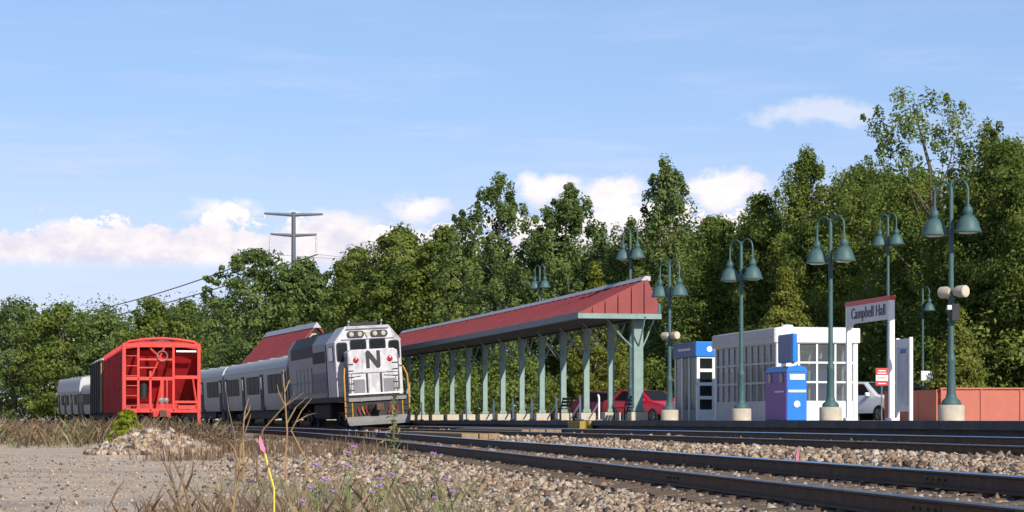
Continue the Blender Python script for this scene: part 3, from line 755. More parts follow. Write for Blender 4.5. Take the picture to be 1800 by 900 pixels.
# platform, pilot, plow, buffers
MB().bb(-1.55, 1.55, .55, LY, 1.22, 1.45).build('frame', MAT['black_paint'], loco, bevel=.02)
MB().bb(-1.5, 1.5, .42, .62, .50, 1.40).build('pilot', MAT['black_paint'], loco, bevel=.02)
MB().prism([(-1.45, .16), (1.45, .16), (1.5, .5), (-1.5, .5)], .2, .3).build('plow', MAT['steel_dull'], loco)
m = MB(); m.add([(-1.5, .42, .52), (1.5, .42, .52), (1.42, .05, .12), (-1.42, .05, .12), (-1.5, .46, .50), (1.5, .46, .50), (1.42, .09, .10), (-1.42, .09, .10)], [(0, 1, 2, 3), (7, 6, 5, 4), (0, 4, 5, 1), (2, 6, 7, 3), (0, 3, 7, 4), (1, 5, 6, 2)])
m.build('plow_blade', MAT['steel_dull'], loco)
m = MB(); m.box(0, .15, .92, .26, .6, .26); m.box(0, -.15, .92, .34, .25, .32); m.build('coupler', MAT['rail_side'], loco, bevel=.03)
for sx in (-1, 1):
    MB().lathe([(0, 0), (.09, 0), (.09, .08), (0, .09)], 14, (sx * .75, .42, 1.28), rx=R(90)).build('ditch_light', MAT['lens'], loco)
    for q, mm in ((.55, 'lamp_red'), (.72, 'yellow'), (.92, 'lamp_red')):
        MB().tube([(sx * q, .40, .95), (sx * q, .3, .80), (sx * (q - .08), .32, .62)], .03, 6).build('air_hose', MAT[mm], loco)
    # handrails and step wells
    MB().tube([(sx * 1.50, .45, .45), (sx * 1.50, .40, 1.5), (sx * 1.48, .45, 2.35), (sx * 1.38, .8, 2.75), (sx * 1.3, 1.4, 2.8)], .038, 8).build('handrail', MAT['yellow'], loco)
    MB().tube([(sx * 1.18, .42, .5), (sx * 1.18, .42, 1.35)], .03, 6).build('grab_iron', MAT['yellow'], loco)
    for k in range(4): MB().box(sx * 1.36, .5, .42 + k * .28, .34, .26, .035).build('step', MAT['yellow'] if k == 0 else MAT['black_paint'], loco)
    MB().tube([(sx * 1.53, 5.0, 1.5), (sx * 1.56, 5.0, 2.3), (sx * 1.56, LY - .6, 2.3), (sx * 1.53, LY - .6, 1.5)], .025, 6).build('handrail', MAT['steel_dull'], loco)
MB().bb(-1.25, 1.25, 6.2, 11.2, .40, 1.2).build('fuel_tank', MAT['under'], loco, bevel=.12)
bogie(loco, 3.0, 2.7, .5); bogie(loco, 14.2, 2.7, .5)

# ---- coaches
def coach_section(h=3.92, w=1.52, sill=.98):
    r_ = [(-w + .06, sill), (w - .06, sill), (w, sill + .5), (w, 3.05)]
    for i in range(1, 8):
        a = R(90 * i / 8); r_.append((w - .55 + .55 * math.cos(a), 3.05 + (h - 3.05) * math.sin(a)))
    return r_ + [(-x, z) for x, z in reversed(r_[3:])] + [(-w, sill + .5)]
def make_coach(label, Zf, Lc, cat='railway coach', h=3.92, group='silver passenger coaches'):
    t = rail_vehicle('passenger_coach', label, cat, Zf, Lc, group=group)
    s_ = coach_section(h)
    MB().prism(s_, 0, Lc).build('body', MAT['coach_side'], t, smooth=True)
    top_ = [(x * 1.008, z + .012) for x, z in s_ if z > 3.2]
    MB().prism(top_ + [(top_[-1][0] + .03, 3.2), (-top_[-1][0] - .03, 3.2)], -.02, Lc + .02).build('roof', MAT['coach_roof'], t, smooth=True)
    for k in range(5): MB().box(0, 3 + k * (Lc - 6) / 4, h + .05, 1.0, 1.5, .16).build('roof_vent', MAT['steel_dull'], t, bevel=.04)
    for y in (.9, Lc * .36, Lc * .66, Lc - .9):
        d_ = MB().box(-1.525, y, 2.0, .05, 1.15, 2.1).build('door', MAT['coach_door'], t)
        MB().box(-1.556, y, 2.55, .02, .5, .7).build('pane', MAT['glass_dark'], d_)
        d_ = MB().box(1.525, y, 2.0, .05, 1.15, 2.1).build('door', MAT['coach_door'], t)
    y = 1.9
    while y < Lc - 2.6:
        if all(abs(y + .75 - q) > 1.5 for q in (.9, Lc * .36, Lc * .66, Lc - .9)):
            for sx in (-1, 1):
                f_ = MB().prism(rrect(y + .75, 2.45, 1.58, 1.06, .12), sx * 1.50, sx * 1.535, 'yz').build('window_frame', MAT['coach_door'], t)
                MB().prism(rrect(y + .75, 2.45, 1.46, .94, .1), sx * 1.53, sx * 1.548, 'yz').build('pane', MAT['glass_coach'], f_)
        y += 1.62
    for k in range(6): MB().box(-1.515, Lc / 2, 1.20 + k * .11 + (1.55 if k > 4 else 0), .05, Lc - .2, .05).build('side_rib', MAT['coach_side'], t)
    MB().bb(-1.2, 1.2, 5.5, Lc - 5.5, .45, 1.0).build('underfloor_box', MAT['under'], t, bevel=.05)
    for y in (.55, Lc - .55): MB().box(-1.28, y, .72, .42, .9, .75).build('step_well', MAT['coach_door'], t)
    for y in (-.14, Lc + .14): MB().box(0, y, 2.15, 1.1, .3, 2.3).build('vestibule', MAT['black_paint'], t)
    bogie(t, 3.4); bogie(t, Lc - 3.4)
    return t
def zstep(Z, L_): return Z + L_ / math.hypot(slope(Z + L_ / 2), 1)
Zc = zstep(94.2, 18.2)
for lab in ('silver passenger coach coupled right behind the locomotive', 'silver passenger coach second behind the locomotive, half hidden by the red car', 'silver passenger coach hidden mostly behind the red freight car', 'distant silver coach seen left of the red freight car'):
    make_coach(lab, Zc, 24.6); Zc = zstep(Zc, 25.4)
make_coach('tall farthest silver coach at the tail of the train, against the woods', Zc - 3.0 if False else Zc, 14.0, h=4.75)

# ---- red covered hopper
hop = rail_vehicle('freight_car', 'bright red covered hopper freight car with open framed end', 'freight car', 85, 15.5, -10.6, -.36, 0.)
HL = 15.5; hw = 1.56
HT = 3.78
m = MB(); m.prism([(-hw, .95), (-hw + .05, .95), (-hw + .05, HT - .25), (-hw, HT - .25)], .12, HL - .12); m.build('side_sheet', MAT['hopper_red'], hop)
m = MB(); m.prism([(hw, .95), (hw - .05, .95), (hw - .05, HT - .25), (hw, HT - .25)], .12, HL - .12); m.build('side_sheet', MAT['hopper_red'], hop)
for k in range(12): MB().box(-hw - .03, .7 + k * 1.28, 2.3, .07, .09, 2.7).build('side_post', MAT['hopper_red'], hop)
roofp = [(-hw, HT - .25), (-hw + .1, HT - .12), (-.9, HT - .02), (0, HT + .03), (.9, HT - .02), (hw - .1, HT - .12), (hw, HT - .25), (hw - .1, HT - .3), (0, HT - .12), (-hw + .1, HT - .3)]
MB().prism(roofp, .02, HL).build('roof', MAT['hopper_red'], hop)
MB().box(0, HL / 2 + .2, HT + .10, .7, HL - .8, .05).build('roof_walk', MAT['steel_dull'], hop)
for k in range(5): MB().lathe([(0, HT), (.38, HT), (.38, HT + .09), (.3, HT + .12), (0, HT + .12)], 18, (-.75, 2 + k * 2.9, 0)).build('hatch', MAT['hopper_red'], hop)
# slope sheet inside the open end and the bulkhead behind it
m = MB(); m.add([(-hw + .06, .35, HT - .35), (hw - .06, .35, HT - .35), (hw - .06, 2.3, 1.35), (-hw + .06, 2.3, 1.35), (-hw + .06, .43, HT - .3), (hw - .06, .43, HT - .3), (hw - .06, 2.4, 1.4), (-hw + .06, 2.4, 1.4)], [(0, 1, 2, 3), (7, 6, 5, 4), (0, 4, 5, 1), (2, 6, 7, 3), (0, 3, 7, 4), (1, 5, 6, 2)])
m.build('slope_sheet', MAT['hopper_red'], hop)
m = MB(); m.bb(-hw + .06, hw - .06, 2.38, 2.45, .95, HT - .4); m.build('bulkhead', MAT['hopper_red'], hop)
# the end frame, bar by bar: (x0, x1, z0, z1)
bars = [(-1.56, -1.42, .8, 3.72), (1.42, 1.56, .35, 3.72), (-.98, -.88, .95, 3.55), (.42, .52, .95, 3.62), (-.50, -.40, .95, 2.6),
        (-1.42, 1.42, .92, 1.08), (-1.42, 1.42, 3.55, 3.70), (.52, 1.42, 2.28, 2.42), (-1.42, .42, 2.22, 2.36), (-.88, .42, 3.02, 3.10), (-.88, -.2, 2.70, 2.76), (-.06, .08, 1.05, 2.25), (.18, .24, 1.05, 2.25), (.52, 1.42, 1.30, 1.40)]
for x0, x1, z0, z1 in bars: MB().bb(x0, x1, .0, .14, z0, z1).build('end_post', MAT['hopper_frame'], hop, bevel=.012)
MB().tube([(-1.49, .07, 3.62), (-1.3, .07, 3.78), (-.6, .07, 3.88), (0, .07, 3.92), (.6, .07, 3.88), (1.3, .07, 3.78), (1.49, .07, 3.62)], .06, 8).build('end_arch', MAT['hopper_frame'], hop)
for p0, p1 in (((-.4, 2.4), (.1, 3.55)), ((-.45, 3.5), (.1, 3.0)), ((1.42, 1.1), (1.25, 2.28)), ((-.2, 1.1), (.0, 2.2))):
    MB().tube([(p0[0], .06, p0[1]), (p1[0], .06, p1[1])], .045, 6).build('end_brace', MAT['hopper_frame'], hop)
for k in range(6): MB().tube([(-1.40, -.02, 1.2 + k * .40), (-.98, -.02, 1.2 + k * .40)], .022, 6).build('ladder_rung', MAT['hopper_frame'], hop)
m = MB(); m.cyl((-.7, .35, 1.5), (-.7, .35, 2.15), .16, n=16); m.build('air_reservoir', MAT['black_paint'], hop)
MB().tube([(.02 + .2 * math.cos(k * .3307), -.05, 3.2 + .2 * math.sin(k * .3307)) for k in range(20)], .025, 6).build('brake_wheel', MAT['steel_dull'], hop)
for q in (-.08, .12): MB().lathe([(0, 0), (.12, 0), (.1, .12), (0, .14)], 12, (q + .05, .1, 1.42), rx=R(90)).build('valve', MAT['steel_dull'], hop)
MB().box(.98, .0, 3.40, .80, .03, .07).build('reflective_strip', MAT['white_paint'], hop)
MB().box(1.0, .25, 1.12, .7, .5, .2).build('end_platform', MAT['hopper_frame'], hop)
MB().bb(-.35, .35, -.1, HL + .1, .75, .98).build('centre_sill', MAT['hopper_red'], hop)
m = MB(); m.box(0, -.3, .88, .2, .7, .2); m.box(0, -.65, .88, .28, .22, .28); m.build('coupler', MAT['rail_side'], hop, bevel=.03)
for k in range(3):
    yc = 4.3 + k * 3.4
    m = MB(); m.loft([[(-1.4, yc - 1.6, 1.0), (1.4, yc - 1.6, 1.0), (1.4, yc + 1.6, 1.0), (-1.4, yc + 1.6, 1.0)], [(-.5, yc - .4, .35), (.5, yc - .4, .35), (.5, yc + .4, .35), (-.5, yc + .4, .35)]]); m.build('hopper_bay', MAT['hopper_red'], hop)
bogie(hop, 1.6, 1.75, .42); bogie(hop, HL - 1.6, 1.75, .42)

# ---- dark freight car coupled beyond it
FL = 10.0
fc = rail_vehicle('freight_car', 'dark blue-grey freight car with pale roof coupled beyond the red car', 'freight car', 101.4, 15, -10.6, -.36, 0., None)
MB().bb(-1.58, 1.58, 0, FL, .95, 3.55).build('body', MAT['black_paint'], fc, bevel=.05)
MB().prism([(-1.64, 3.5), (1.64, 3.5), (1.3, 3.75), (-1.3, 3.75)], -.05, FL + .05).build('roof', MAT['coach_roof'], fc)
for k in range(6): MB().box(-1.6, .8 + k * 1.67, 2.2, .08, .1, 2.7).build('side_post', MAT['black_paint'], fc)
MB().tube([(-1.62, .2, 1), (-1.62, .2, 3.6)], .04, 6).build('grab_iron', MAT['yellow'], fc)
bogie(fc, 2.2, 1.75, .42); bogie(fc, FL - 2.2, 1.75, .42)

# ------------------------------------------------------------ white glazed shelter
g = W(1365, 738, 60); g.z = PT
sl = thing('waiting_shelter', 'white framed glazed waiting shelter behind the recycling bins', 'shelter', g, head(60))
SW, SD, SH = 2.52, 6.0, 2.72
MB().bb(-.06, SW + .06, -.06, SD + .06, 2.28, SH).build('roof_band', MAT['white_paint'], sl, bevel=.03)
MB().bb(.1, SW - .1, .1, SD - .1, SH - .06, SH + .03).build('roof', MAT['roof_cap'], sl)
for (x, y) in ((.06, .06), (SW - .06, .06), (.06, SD - .06), (SW - .06, SD - .06)): MB().box(x, y, 1.14, .12, .12, 2.28).build('corner_post', MAT['white_frame'], sl)
def glazed_side(axis, fixed, a0, a1, cols, rows, z0=.55, z1=2.28, bar=.055, kick=True, panem='pane', fm='white_frame'):
    n = 0
    def bx(mb, a, b_, c, d, th):
        if axis == 'x': mb.bb(a, b_, fixed - th, fixed + th, c, d)
        else: mb.bb(fixed - th, fixed + th, a, b_, c, d)
        return mb
    if kick: bx(MB(), a0, a1, .0, z0, .035).build('kick_panel', MAT[fm], sl)
    for i in range(cols + 1):
        q = a0 + (a1 - a0) * i / cols; bx(MB(), q - bar / 2, q + bar / 2, z0, z1, .04).build('mullion', MAT[fm], sl)
    for j in range(rows + 1):
        q = z0 + (z1 - z0) * j / rows; bx(MB(), a0, a1, q - bar / 2, q + bar / 2, .036).build('transom', MAT[fm], sl)
    for i in range(cols):
        for j in range(rows):
            u0 = a0 + (a1 - a0) * i / cols + bar / 2; u1 = a0 + (a1 - a0) * (i + 1) / cols - bar / 2
            w0 = z0 + (z1 - z0) * j / rows + bar / 2; w1 = z0 + (z1 - z0) * (j + 1) / rows - bar / 2
            bx(MB(), u0, u1, w0, w1, .008).build('pane', MAT[panem], sl)
glazed_side('x', .06, .12, SW - .12, 4, 3)
glazed_side('y', .06, .12, SD - .12, 10, 3, panem='pane_dusty_shaded', fm='shaded_frame')
MB().bb(-.085, -.062, -.03, SD + .04, 2.30, SH - .02).build('shaded_fascia', MAT['shaded_frame'], sl)  # thin panel added to carry the track side's shade in its grey
MB().bb(-.10, -.08, .2, SD - .2, 2.44, 2.47).build('gutter', MAT['shaded_frame'], sl)
glazed_side('y', SW - .06, .12, SD - .12, 6, 3)
glazed_side('x', SD - .06, .12, SW - .12, 4, 3)
MB().box(1.75, 1.2, 1.1, .5, .12, 1.5).build('info_panel', MAT['blue_dark'], sl)
MB().bb(.7, 1.1, .8, SD - .8, .40, .46).build('bench_seat', MAT['concrete'], sl)
for k in range(3): MB().bb(.85, .95, 1.2 + k * 1.7, 1.3 + k * 1.7, .0, .40).build('bench_leg', MAT['steel_dull'], sl)
MB().lathe([(0, SH + .03), (.2, SH + .03), (.17, SH + .1), (0, SH + .12)], 14, (.5, .5, 0)).build('roof_vent', MAT['white_paint'], sl)

# ---- ticket kiosk with blue header
g = W(1225, 738, 68); g.z = PT
ki = thing('ticket_kiosk', 'ticket kiosk with blue header and four stacked square windows', 'kiosk', g, head(68))
KW, KD, KH = 1.35, 2.55, 2.62
MB().bb(-.05, KW + .05, -.05, KD + .05, 2.12, KH).build('header', MAT['blue'], ki, bevel=.015)
h2 = MB().bb(-.062, -.052, -.03, KD + .03, 2.14, KH - .02).build('header_side', MAT['blue_dark'], ki)
MB().bb(-.075, -.06, .5, 1.9, 2.34, 2.42).build('header_stripe', MAT['sign_grey'], h2)
MB().prism(rrect(.42, 2.37, .19, .19, .094, 6), -.066, -.052).build('header_disc', MAT['white_paint'], ki)
for a, b_ in ((.58, .62), (.68, .80), (.83, .95), (.98, 1.1)): MB().bb(a, b_, -.064, -.052, 2.33, 2.41).build('header_mark', MAT['white_paint'], ki)
for i in range(5):
    z = .30 + i * .455; MB().bb(.0, KW, .0, .1, z - .055, z + .055).build('transom', MAT['white_frame'], ki)
for x in (.05, .585, KW - .05): MB().bb(x - .05, x + .05, -.003, .103, .0, 2.12).build('mullion', MAT['white_frame'], ki)
MB().bb(.1, KW - .1, .01, .09, .0, .25).build('kick_panel', MAT['white_frame'], ki)
for i in range(4):
    for a, b_ in ((.1, .535), (.635, KW - .1)): MB().bb(a, b_, .04, .055, .355 + i * .455, .70 + i * .455).build('pane', MAT['glass_dark'], ki)
for y in (.9, 1.7, KD - .05): MB().bb(0, .09, y - .04, y + .04, .0, 2.12).build('mullion', MAT['white_frame'], ki)
for a, b_ in ((.1, .86), (.94, 1.66), (1.74, KD - .09)): MB().bb(.03, .045, a, b_, .35, 2.1).build('pane', MAT['pane_dusty_shaded'], ki)
MB().bb(0.005, .085, .1, KD - .09, .0, .35).build('kick_panel', MAT['steel_dull'], ki)
MB().bb(KW - .1, KW, .1, KD, .0, 2.12).build('back_panel', MAT['white_frame'], ki); MB().bb(.1, KW - .1, KD - .06, KD, .0, 2.12).build('back_panel', MAT['white_frame'], ki)

# ---- recycling bins with display panel
g = W(1383, 738, 52); g.z = PT
rb = thing('recycling_bin', 'blue and purple recycling station with raised blue display panel', 'recycling bin', g, head(52))
BW, BD, BH = .54, 1.7, 1.24
MB().bb(0, BW, 0, .86, 0, BH).build('blue_bin', MAT['blue'], rb, bevel=.02)
pb = MB().bb(-.004, BW - .01, .862, BD, 0, BH).build('purple_bin', MAT['purple'], rb, bevel=.02)
MB().bb(-.012, .0, .02, BD - .01, .02, BH - .02).build('purple_side', MAT['purple'], rb)
m = MB(); m.prism([(-.02, BH), (BW + .02, BH), (BW - .04, BH + .12), (BW * .5, BH + .17), (.04, BH + .12)], -.02, BD + .01); m.build('lid', MAT['blue'], rb)
for y in (.38, 1.3):
    MB().lathe([(0, 0), (.12, 0), (.13, .02), (.1, .03), (0, .03)], 18, (-.012, y, BH - .15), rx=R(90), rz=R(-90)).build('slot_ring', MAT['concrete'], rb)
MB().bb(.08, BW - .06, -.012, -.0, BH - .20, BH - .06).build('label_plate', MAT['white_paint'], rb)
MB().bb(.04, BW - .03, -.012, -.0, BH - .52, BH - .46).build('label_strip', MAT['white_paint'], rb)
MB().bb(-.02, -.01, .2, .9, BH - .52, BH - .48).build('label_strip', MAT['sign_grey'], rb)
lg = MB().lathe([(.055, 0), (.085, 0), (.085, .012), (.055, .012)], 20, (BW * .5, -.001, .42), rx=R(90)).build('recycling_mark', MAT['white_paint'], rb)
for k in range(3):
    a = R(90 + 120 * k); MB().tube([(BW * .5 + .03 * math.cos(a), -.013, .42 + .03 * math.sin(a)), (BW * .5 + .09 * math.cos(a), -.013, .42 + .09 * math.sin(a))], .02, 6).build('arrow', MAT['white_paint'], lg)
for y in (.25, .95): MB().bb(.22, .28, y - .03, y + .03, BH + .1, BH + .32).build('panel_leg', MAT['steel_dull'], rb)
MB().bb(.16, .29, .02, 1.18, BH + .24, BH + .98).build('display_panel', MAT['blue'], rb, bevel=.03)
MB().bb(.15, .162, .06, 1.14, BH + .28, BH + .94).build('display_face', MAT['blue_dark'], rb)
MB().bb(.02, .3, .1, .5, BH + .14, BH + .22).build('white_tray', MAT['white_paint'], rb)

# ---- station name sign
def text(s_, size, m_, parent, loc, rot, name='lettering'):
    cu = bpy.data.curves.new(name, 'FONT'); cu.body = s_; cu.size = size; cu.extrude = .006; cu.align_x = 'CENTER'
    cu.materials.append(m_); tmp = link(name + '_curve', cu); bpy.context.view_layer.update()
    me = bpy.data.meshes.new_from_object(tmp); bpy.data.objects.remove(tmp); o = link(name, me, parent); o.location = loc; o.rotation_euler = rot; return o
g = W(1567, 738, 45); g.z = PT
sg = thing('station_sign', 'white station name sign frame with red top band', 'station sign', g, head(45))
SLn = 2.7; SHh = 2.74
for y in (0, SLn): MB().bb(-.06, .06, y - .05, y + .05, 0, SHh - .02).build('sign_post', MAT['white_paint'], sg, bevel=.01)
pn = MB().bb(-.045, .045, .04, SLn - .04, SHh - .50, SHh - .06).build('sign_panel', MAT['sign_grey'], sg)
MB().prism([(SLn - .05, SHh - .5), (SLn - .30, SHh - .5), (SLn - .05, SHh - .64)], -.04, .04, 'yz').build('bracket', MAT['sign_grey'], sg)
MB().bb(-.07, .07, -.06, SLn + .06, SHh - .09, SHh + .01).build('top_band', MAT['sign_red'], sg)
xw = SLn / 2 + 1.05
for ch_, wd_ in zip('Campbell Hall', (.24, .19, .28, .20, .20, .19, .09, .09, .12, .25, .19, .09, .09)):
    if ch_ != ' ': text(ch_, .36, MAT['logo_black'], sg, (-.052, xw - wd_ / 2, SHh - .40), (R(90), 0, R(-90)), 'letter')
    xw -= wd_ * .98
for y in (0, SLn): MB().box(0, y, .03, .2, .2, .06).build('foot_plate', MAT['white_paint'], sg)

# ---- map board behind
g = W(1601, 738, 54); g.z = PT
mb_ = thing('map_board', 'tall framed map board on white posts behind the station sign', 'map board', g, head(54))
for y in (0, .92): MB().bb(-.045, .045, y - .04, y + .04, 0, 2.2).build('board_post', MAT['white_paint'], mb_)
MB().bb(-.04, .04, .04, .88, .24, 2.17).build('board', MAT['sign_grey'], mb_)
MB().bb(-.052, -.038, .12, .80, .42, 1.95).build('map_sheet', MAT['poster'], mb_)
MB().bb(-.058, -.05, .2, .6, 1.78, 1.9).build('heading_bar', MAT['blue_dark'], mb_)

# ---- small signs
def small_sign(name, label, px, py0, py1, pxw, Z, panels):
    top_ = W(px, py0, Z); bot = W(px, py1, Z); g = Vector((top_.x, Z, PT)); w_ = pxw / FPX * Z
    t = thing(name, label, 'sign', g, R(6))
    MB().tube([(0, .02, 0), (0, .02, bot.z - PT + .05)], .025, 8).build('sign_post', MAT['steel_dull'], t)
    z0, z1 = bot.z - PT, top_.z - PT
    pl = MB().bb(-w_ / 2, w_ / 2, -.02, .0, z0, z1).build('sign_plate', MAT[panels[0]], t, bevel=.008)
    for (a, b_, c_, d_, mm) in panels[1:]:
        MB().bb(-w_ / 2 + w_ * a, -w_ / 2 + w_ * b_, -.026, -.02, z0 + (z1 - z0) * c_, z0 + (z1 - z0) * d_).build('sign_mark', MAT[mm], t)
small_sign('warning_sign', 'small red and white warning sign on a post by the white car', 1550, 647, 678, 23, 66, ['sign_red', (.03, .97, .28, .60, 'white_paint'), (.2, .8, .82, .88, 'white_paint'), (.15, .85, .68, .74, 'white_paint'), (.2, .8, .46, .50, 'sign_red'), (.25, .75, .36, .40, 'sign_red'), (.2, .8, .10, .15, 'white_paint')])
small_sign('parking_sign', 'small plain pale grey sign left of the golden conifer', 1629, 652, 669, 21, 80, ['sign_grey', (.08, .92, .1, .9, 'white_frame')])

# ---- salmon panel wall
g = W(1655, 738, 58); g.z = PT - .1
wl = thing('panel_wall', 'low salmon-coloured panel wall behind the largest lamp post', 'wall', g, 0)
wh = 1.03
for k in range(6):
    MB().bb(k * 1.12 + .01, k * 1.12 + 1.11, 0, .10, 0, wh - .06).build('panel', MAT['salmon'], wl, bevel=.012)
    MB().bb(k * 1.12 - .02, k * 1.12 + .03, -.03, .12, 0, wh - .03).build('batten', MAT['salmon'], wl)
MB().bb(-.04, 6.75, -.045, .14, wh - .05, wh).build('coping', MAT['salmon'], wl, bevel=.01)
ang = head(58) * 1.6
for k in range(3):
    o = MB().bb(-.1, 0, .12 + k * 1.1, 1.2 + k * 1.1, 0, wh - .06).build('panel', MAT['salmon'], wl, rot=(0, 0, R(16)))

# ---- cars
def make_car(label, paint, loc, rz):
    t = thing('parked_car', label, 'car', loc, rz, 'parked cars behind the platform')
    # side profile along local y (front at -y)
    prof = [(-2.1, .35), (-2.15, .62), (-2.0, .80), (-1.1, .95), (-.35, 1.42), (.9, 1.48), (1.7, 1.05), (2.05, .98), (2.12, .6), (2.05, .32)]
    rings = []
    for x, k in ((-.86, .90), (-.84, 1.0), (-.55, 1.01), (.55, 1.01), (.84, 1.0), (.86, .90)):
        rr = []
        for y, z in prof:
            inw = (max(0, z - .95) * .28) if abs(x) > .6 else 0
            rr.append((math.copysign(abs(x) - inw, x), y * (k if k < 1 else 1), z if k >= 1 else .3 + (z - .3) * .97))
        rings.append(rr)
    MB().loft(rings).build('body', MAT[paint], t, smooth=True, bevel=.03)
    m = MB(); m.add([(-.66, -1.02, 1.0), (.66, -1.02, 1.0), (.58, -.42, 1.39), (-.58, -.42, 1.39)], [(0, 1, 2, 3)]); 
    m.add([(-.66, -1.0, .97), (.66, -1.0, .97), (.58, -.40, 1.36), (-.58, -.40, 1.36)], [(3, 2, 1, 0)])
    MB().loft([[(-.66, -1.06, 1.0), (.66, -1.06, 1.0), (.66, -1.0, .96), (-.66, -1.0, .96)], [(-.56, -.41, 1.425), (.56, -.41, 1.425), (.56, -.36, 1.36), (-.56, -.36, 1.36)]]).build('windscreen', MAT['glass_dark'], t)
    for sx in (-1, 1):
        MB().loft([[(sx * .855, -.85, .98), (sx * .855, 1.3, 1.0), (sx * .80, 1.3, 1.0), (sx * .80, -.85, .98)], [(sx * .755, -.35, 1.36), (sx * .755, .85, 1.41), (sx * .70, .85, 1.41), (sx * .70, -.35, 1.36)]]).build('side_window', MAT['glass_dark'], t)
        MB().box(sx * .95, -.78, 1.0, .18, .1, .13).build('wing_mirror', MAT[paint], t, bevel=.03)
        MB().box(sx * .62, -2.03, .70, .34, .16, .16).build('headlight', MAT['lens'], t, bevel=.04)
        MB().box(sx * .66, 2.07, .82, .26, .1, .18).build('tail_light', MAT['lamp_red'], t, bevel=.03)
        for y in (-1.3, 1.3):
            w_ = MB().lathe([(0, -.1), (.30, -.1), (.32, -.07), (.32, .07), (.30, .1), (0, .1)], 22, (sx * .78, y, .32), rz=0, rx=0).build('wheel', MAT['tyre'], t)
            w_.location = (sx * .78, y, .32); w_.rotation_euler = (0, R(90), 0); w_.data.transform(Matrix.Translation((-sx * .78, -y, -.32)))
            MB().lathe([(0, .0), (.19, .0), (.2, .012), (0, .02)], 16).build('rim', MAT['rim'], w_, (0, 0, sx * .1))
    MB().box(0, -2.14, .50, 1.2, .06, .16).build('grille', MAT['black_paint'], t)
    MB().box(0, -2.17, .42, .5, .03, .11).build('number_plate', MAT['white_paint'], t)
    return t
def car_at(px, Z, *a):
    g = W(px, 738, Z); g.z = PT - .1; return make_car(a[0], a[1], g, a[2])
car_at(1138, 92, 'red parked car seen under the canopy end', 'car_red', R(38))
car_at(1078, 97, 'plum parked car just left of the red car under the canopy', 'car_plum', R(40))
car_at(1536, 72, 'white parked car under the red and white warning sign', 'car_white', R(30))
car_at(1648, 82, 'dark plum parked car between map board and salmon wall', 'car_plum', R(40))

# ------------------------------------------------------------ pylon and wires
g = W(516, 738, 420); g.z = -.5
py = thing('power_pylon', 'steel monopole power pylon with two crossarms above the trees', 'pylon', g, R(8))
hz = lambda y: EYE - (y - 738) / FPX * 420 + .5
MB().tube([(0, 0, 0), (0, 0, hz(373))], [.62, .42], 12).build('mast', MAT['steel_pylon'], py, smooth=True)
for yy, hwid in ((378, 6.0), (414, 4.75)):
    m = MB()
    for sx in (-1, 1): m.tube([(0, 0, hz(yy)), (sx * hwid, 0, hz(yy) + .25)], [.36, .22], 8)
    m.build('crossarm', MAT['steel_pylon'], py)
for sx in (-1, 1):
    m = MB(); zt = hz(414) + .1; pts_ = []; rr_ = []
    for k in range(22): pts_.append((sx * 4.7, 0, zt - k * .17)); rr_.append(.30 if k % 2 else .16)
    m.tube(pts_, rr_, 8); m.build('insulator', MAT['insulator'], py)
    MB().tube([(sx * 5.9, 0, hz(378) + .2), (sx * 5.9, 0, hz(378) - .9)], .12, 6).build('insulator', MAT['insulator'], py)
def wire(label, a, b_, sag, r_):
    n = 30; pts_ = [a.lerp(b_, i / n) - Vector((0, 0, sag * 4 * (i / n) * (1 - i / n))) for i in range(n + 1)]
    tag(MB().tube(pts_, r_, 5).build('power_line', MAT['wire']), label, 'power line', 'wires of the pylon')
for (px, yy, Y2, dz, lab) in ((475, 446, 0, 0, 'upper power line running down to the horizon from the pylon, left insulator'), (558, 447, 14, -2, 'lower power line running down to the horizon from the pylon, right insulator')):
    a = W(px, yy, 420); e_ = W(-150, 548 + Y2, 900); wire(lab, a, e_, 9, .16)
    e2 = W(2300, 120 + Y2, 190); wire(lab.replace('running down to the horizon', 'passing high over the canopy trees'), a, e2, 7, .035)

# ------------------------------------------------------------ trees
def unit(a): return a / np.maximum(1e-9, np.linalg.norm(a, axis=1))[:, None]
def leaf_mesh(name, cen, out, size, tint, m_, rg, fold=.25, aspect=.6):
    n = len(cen)
    nrm = unit(out * 1.0 + rg.normal(size=(n, 3)) * .50 + np.array([0, 0, .25]))
    tg = unit(np.cross(nrm, rg.normal(size=(n, 3)))); bt = np.cross(nrm, tg)
    s_ = (size * rg.uniform(.65, 1.3, n))[:, None]
    V = np.stack([cen - tg * s_ * .5, cen + bt * s_ * aspect * .5 + nrm * s_ * fold * .3, cen + tg * s_ * .55 - nrm * s_ * fold * .2, cen - bt * s_ * aspect * .5 + nrm * s_ * fold * .3], 1).reshape(-1, 3)
    F = np.arange(n * 4).reshape(-1, 4)
    return rawmesh(name, V, F, m_, tint)
def envelope(kind, t_):
    if kind == 'round': return math.sqrt(max(.0, 1 - ((t_ - .42) / .58) ** 2)) if t_ > .42 else .80 + .20 * t_ / .42
    if kind == 'airy': return .95 if t_ < .5 else .93 * max(0, 1 - ((t_ - .5) / .51) ** 2) ** .85 + .03
    if kind == 'spread': return (.62 + .55 * t_) if t_ < .68 else .994 * math.sqrt(max(0, 1 - ((t_ - .68) / .325) ** 2)) + .02
    if kind == 'cone': return (1 - t_) ** .85 + .03
    return .42 + .5 * math.sin(min(1, t_ * 1.02) * math.pi) ** .8 if t_ > .3 else .95      # 'tall': waisted, full top
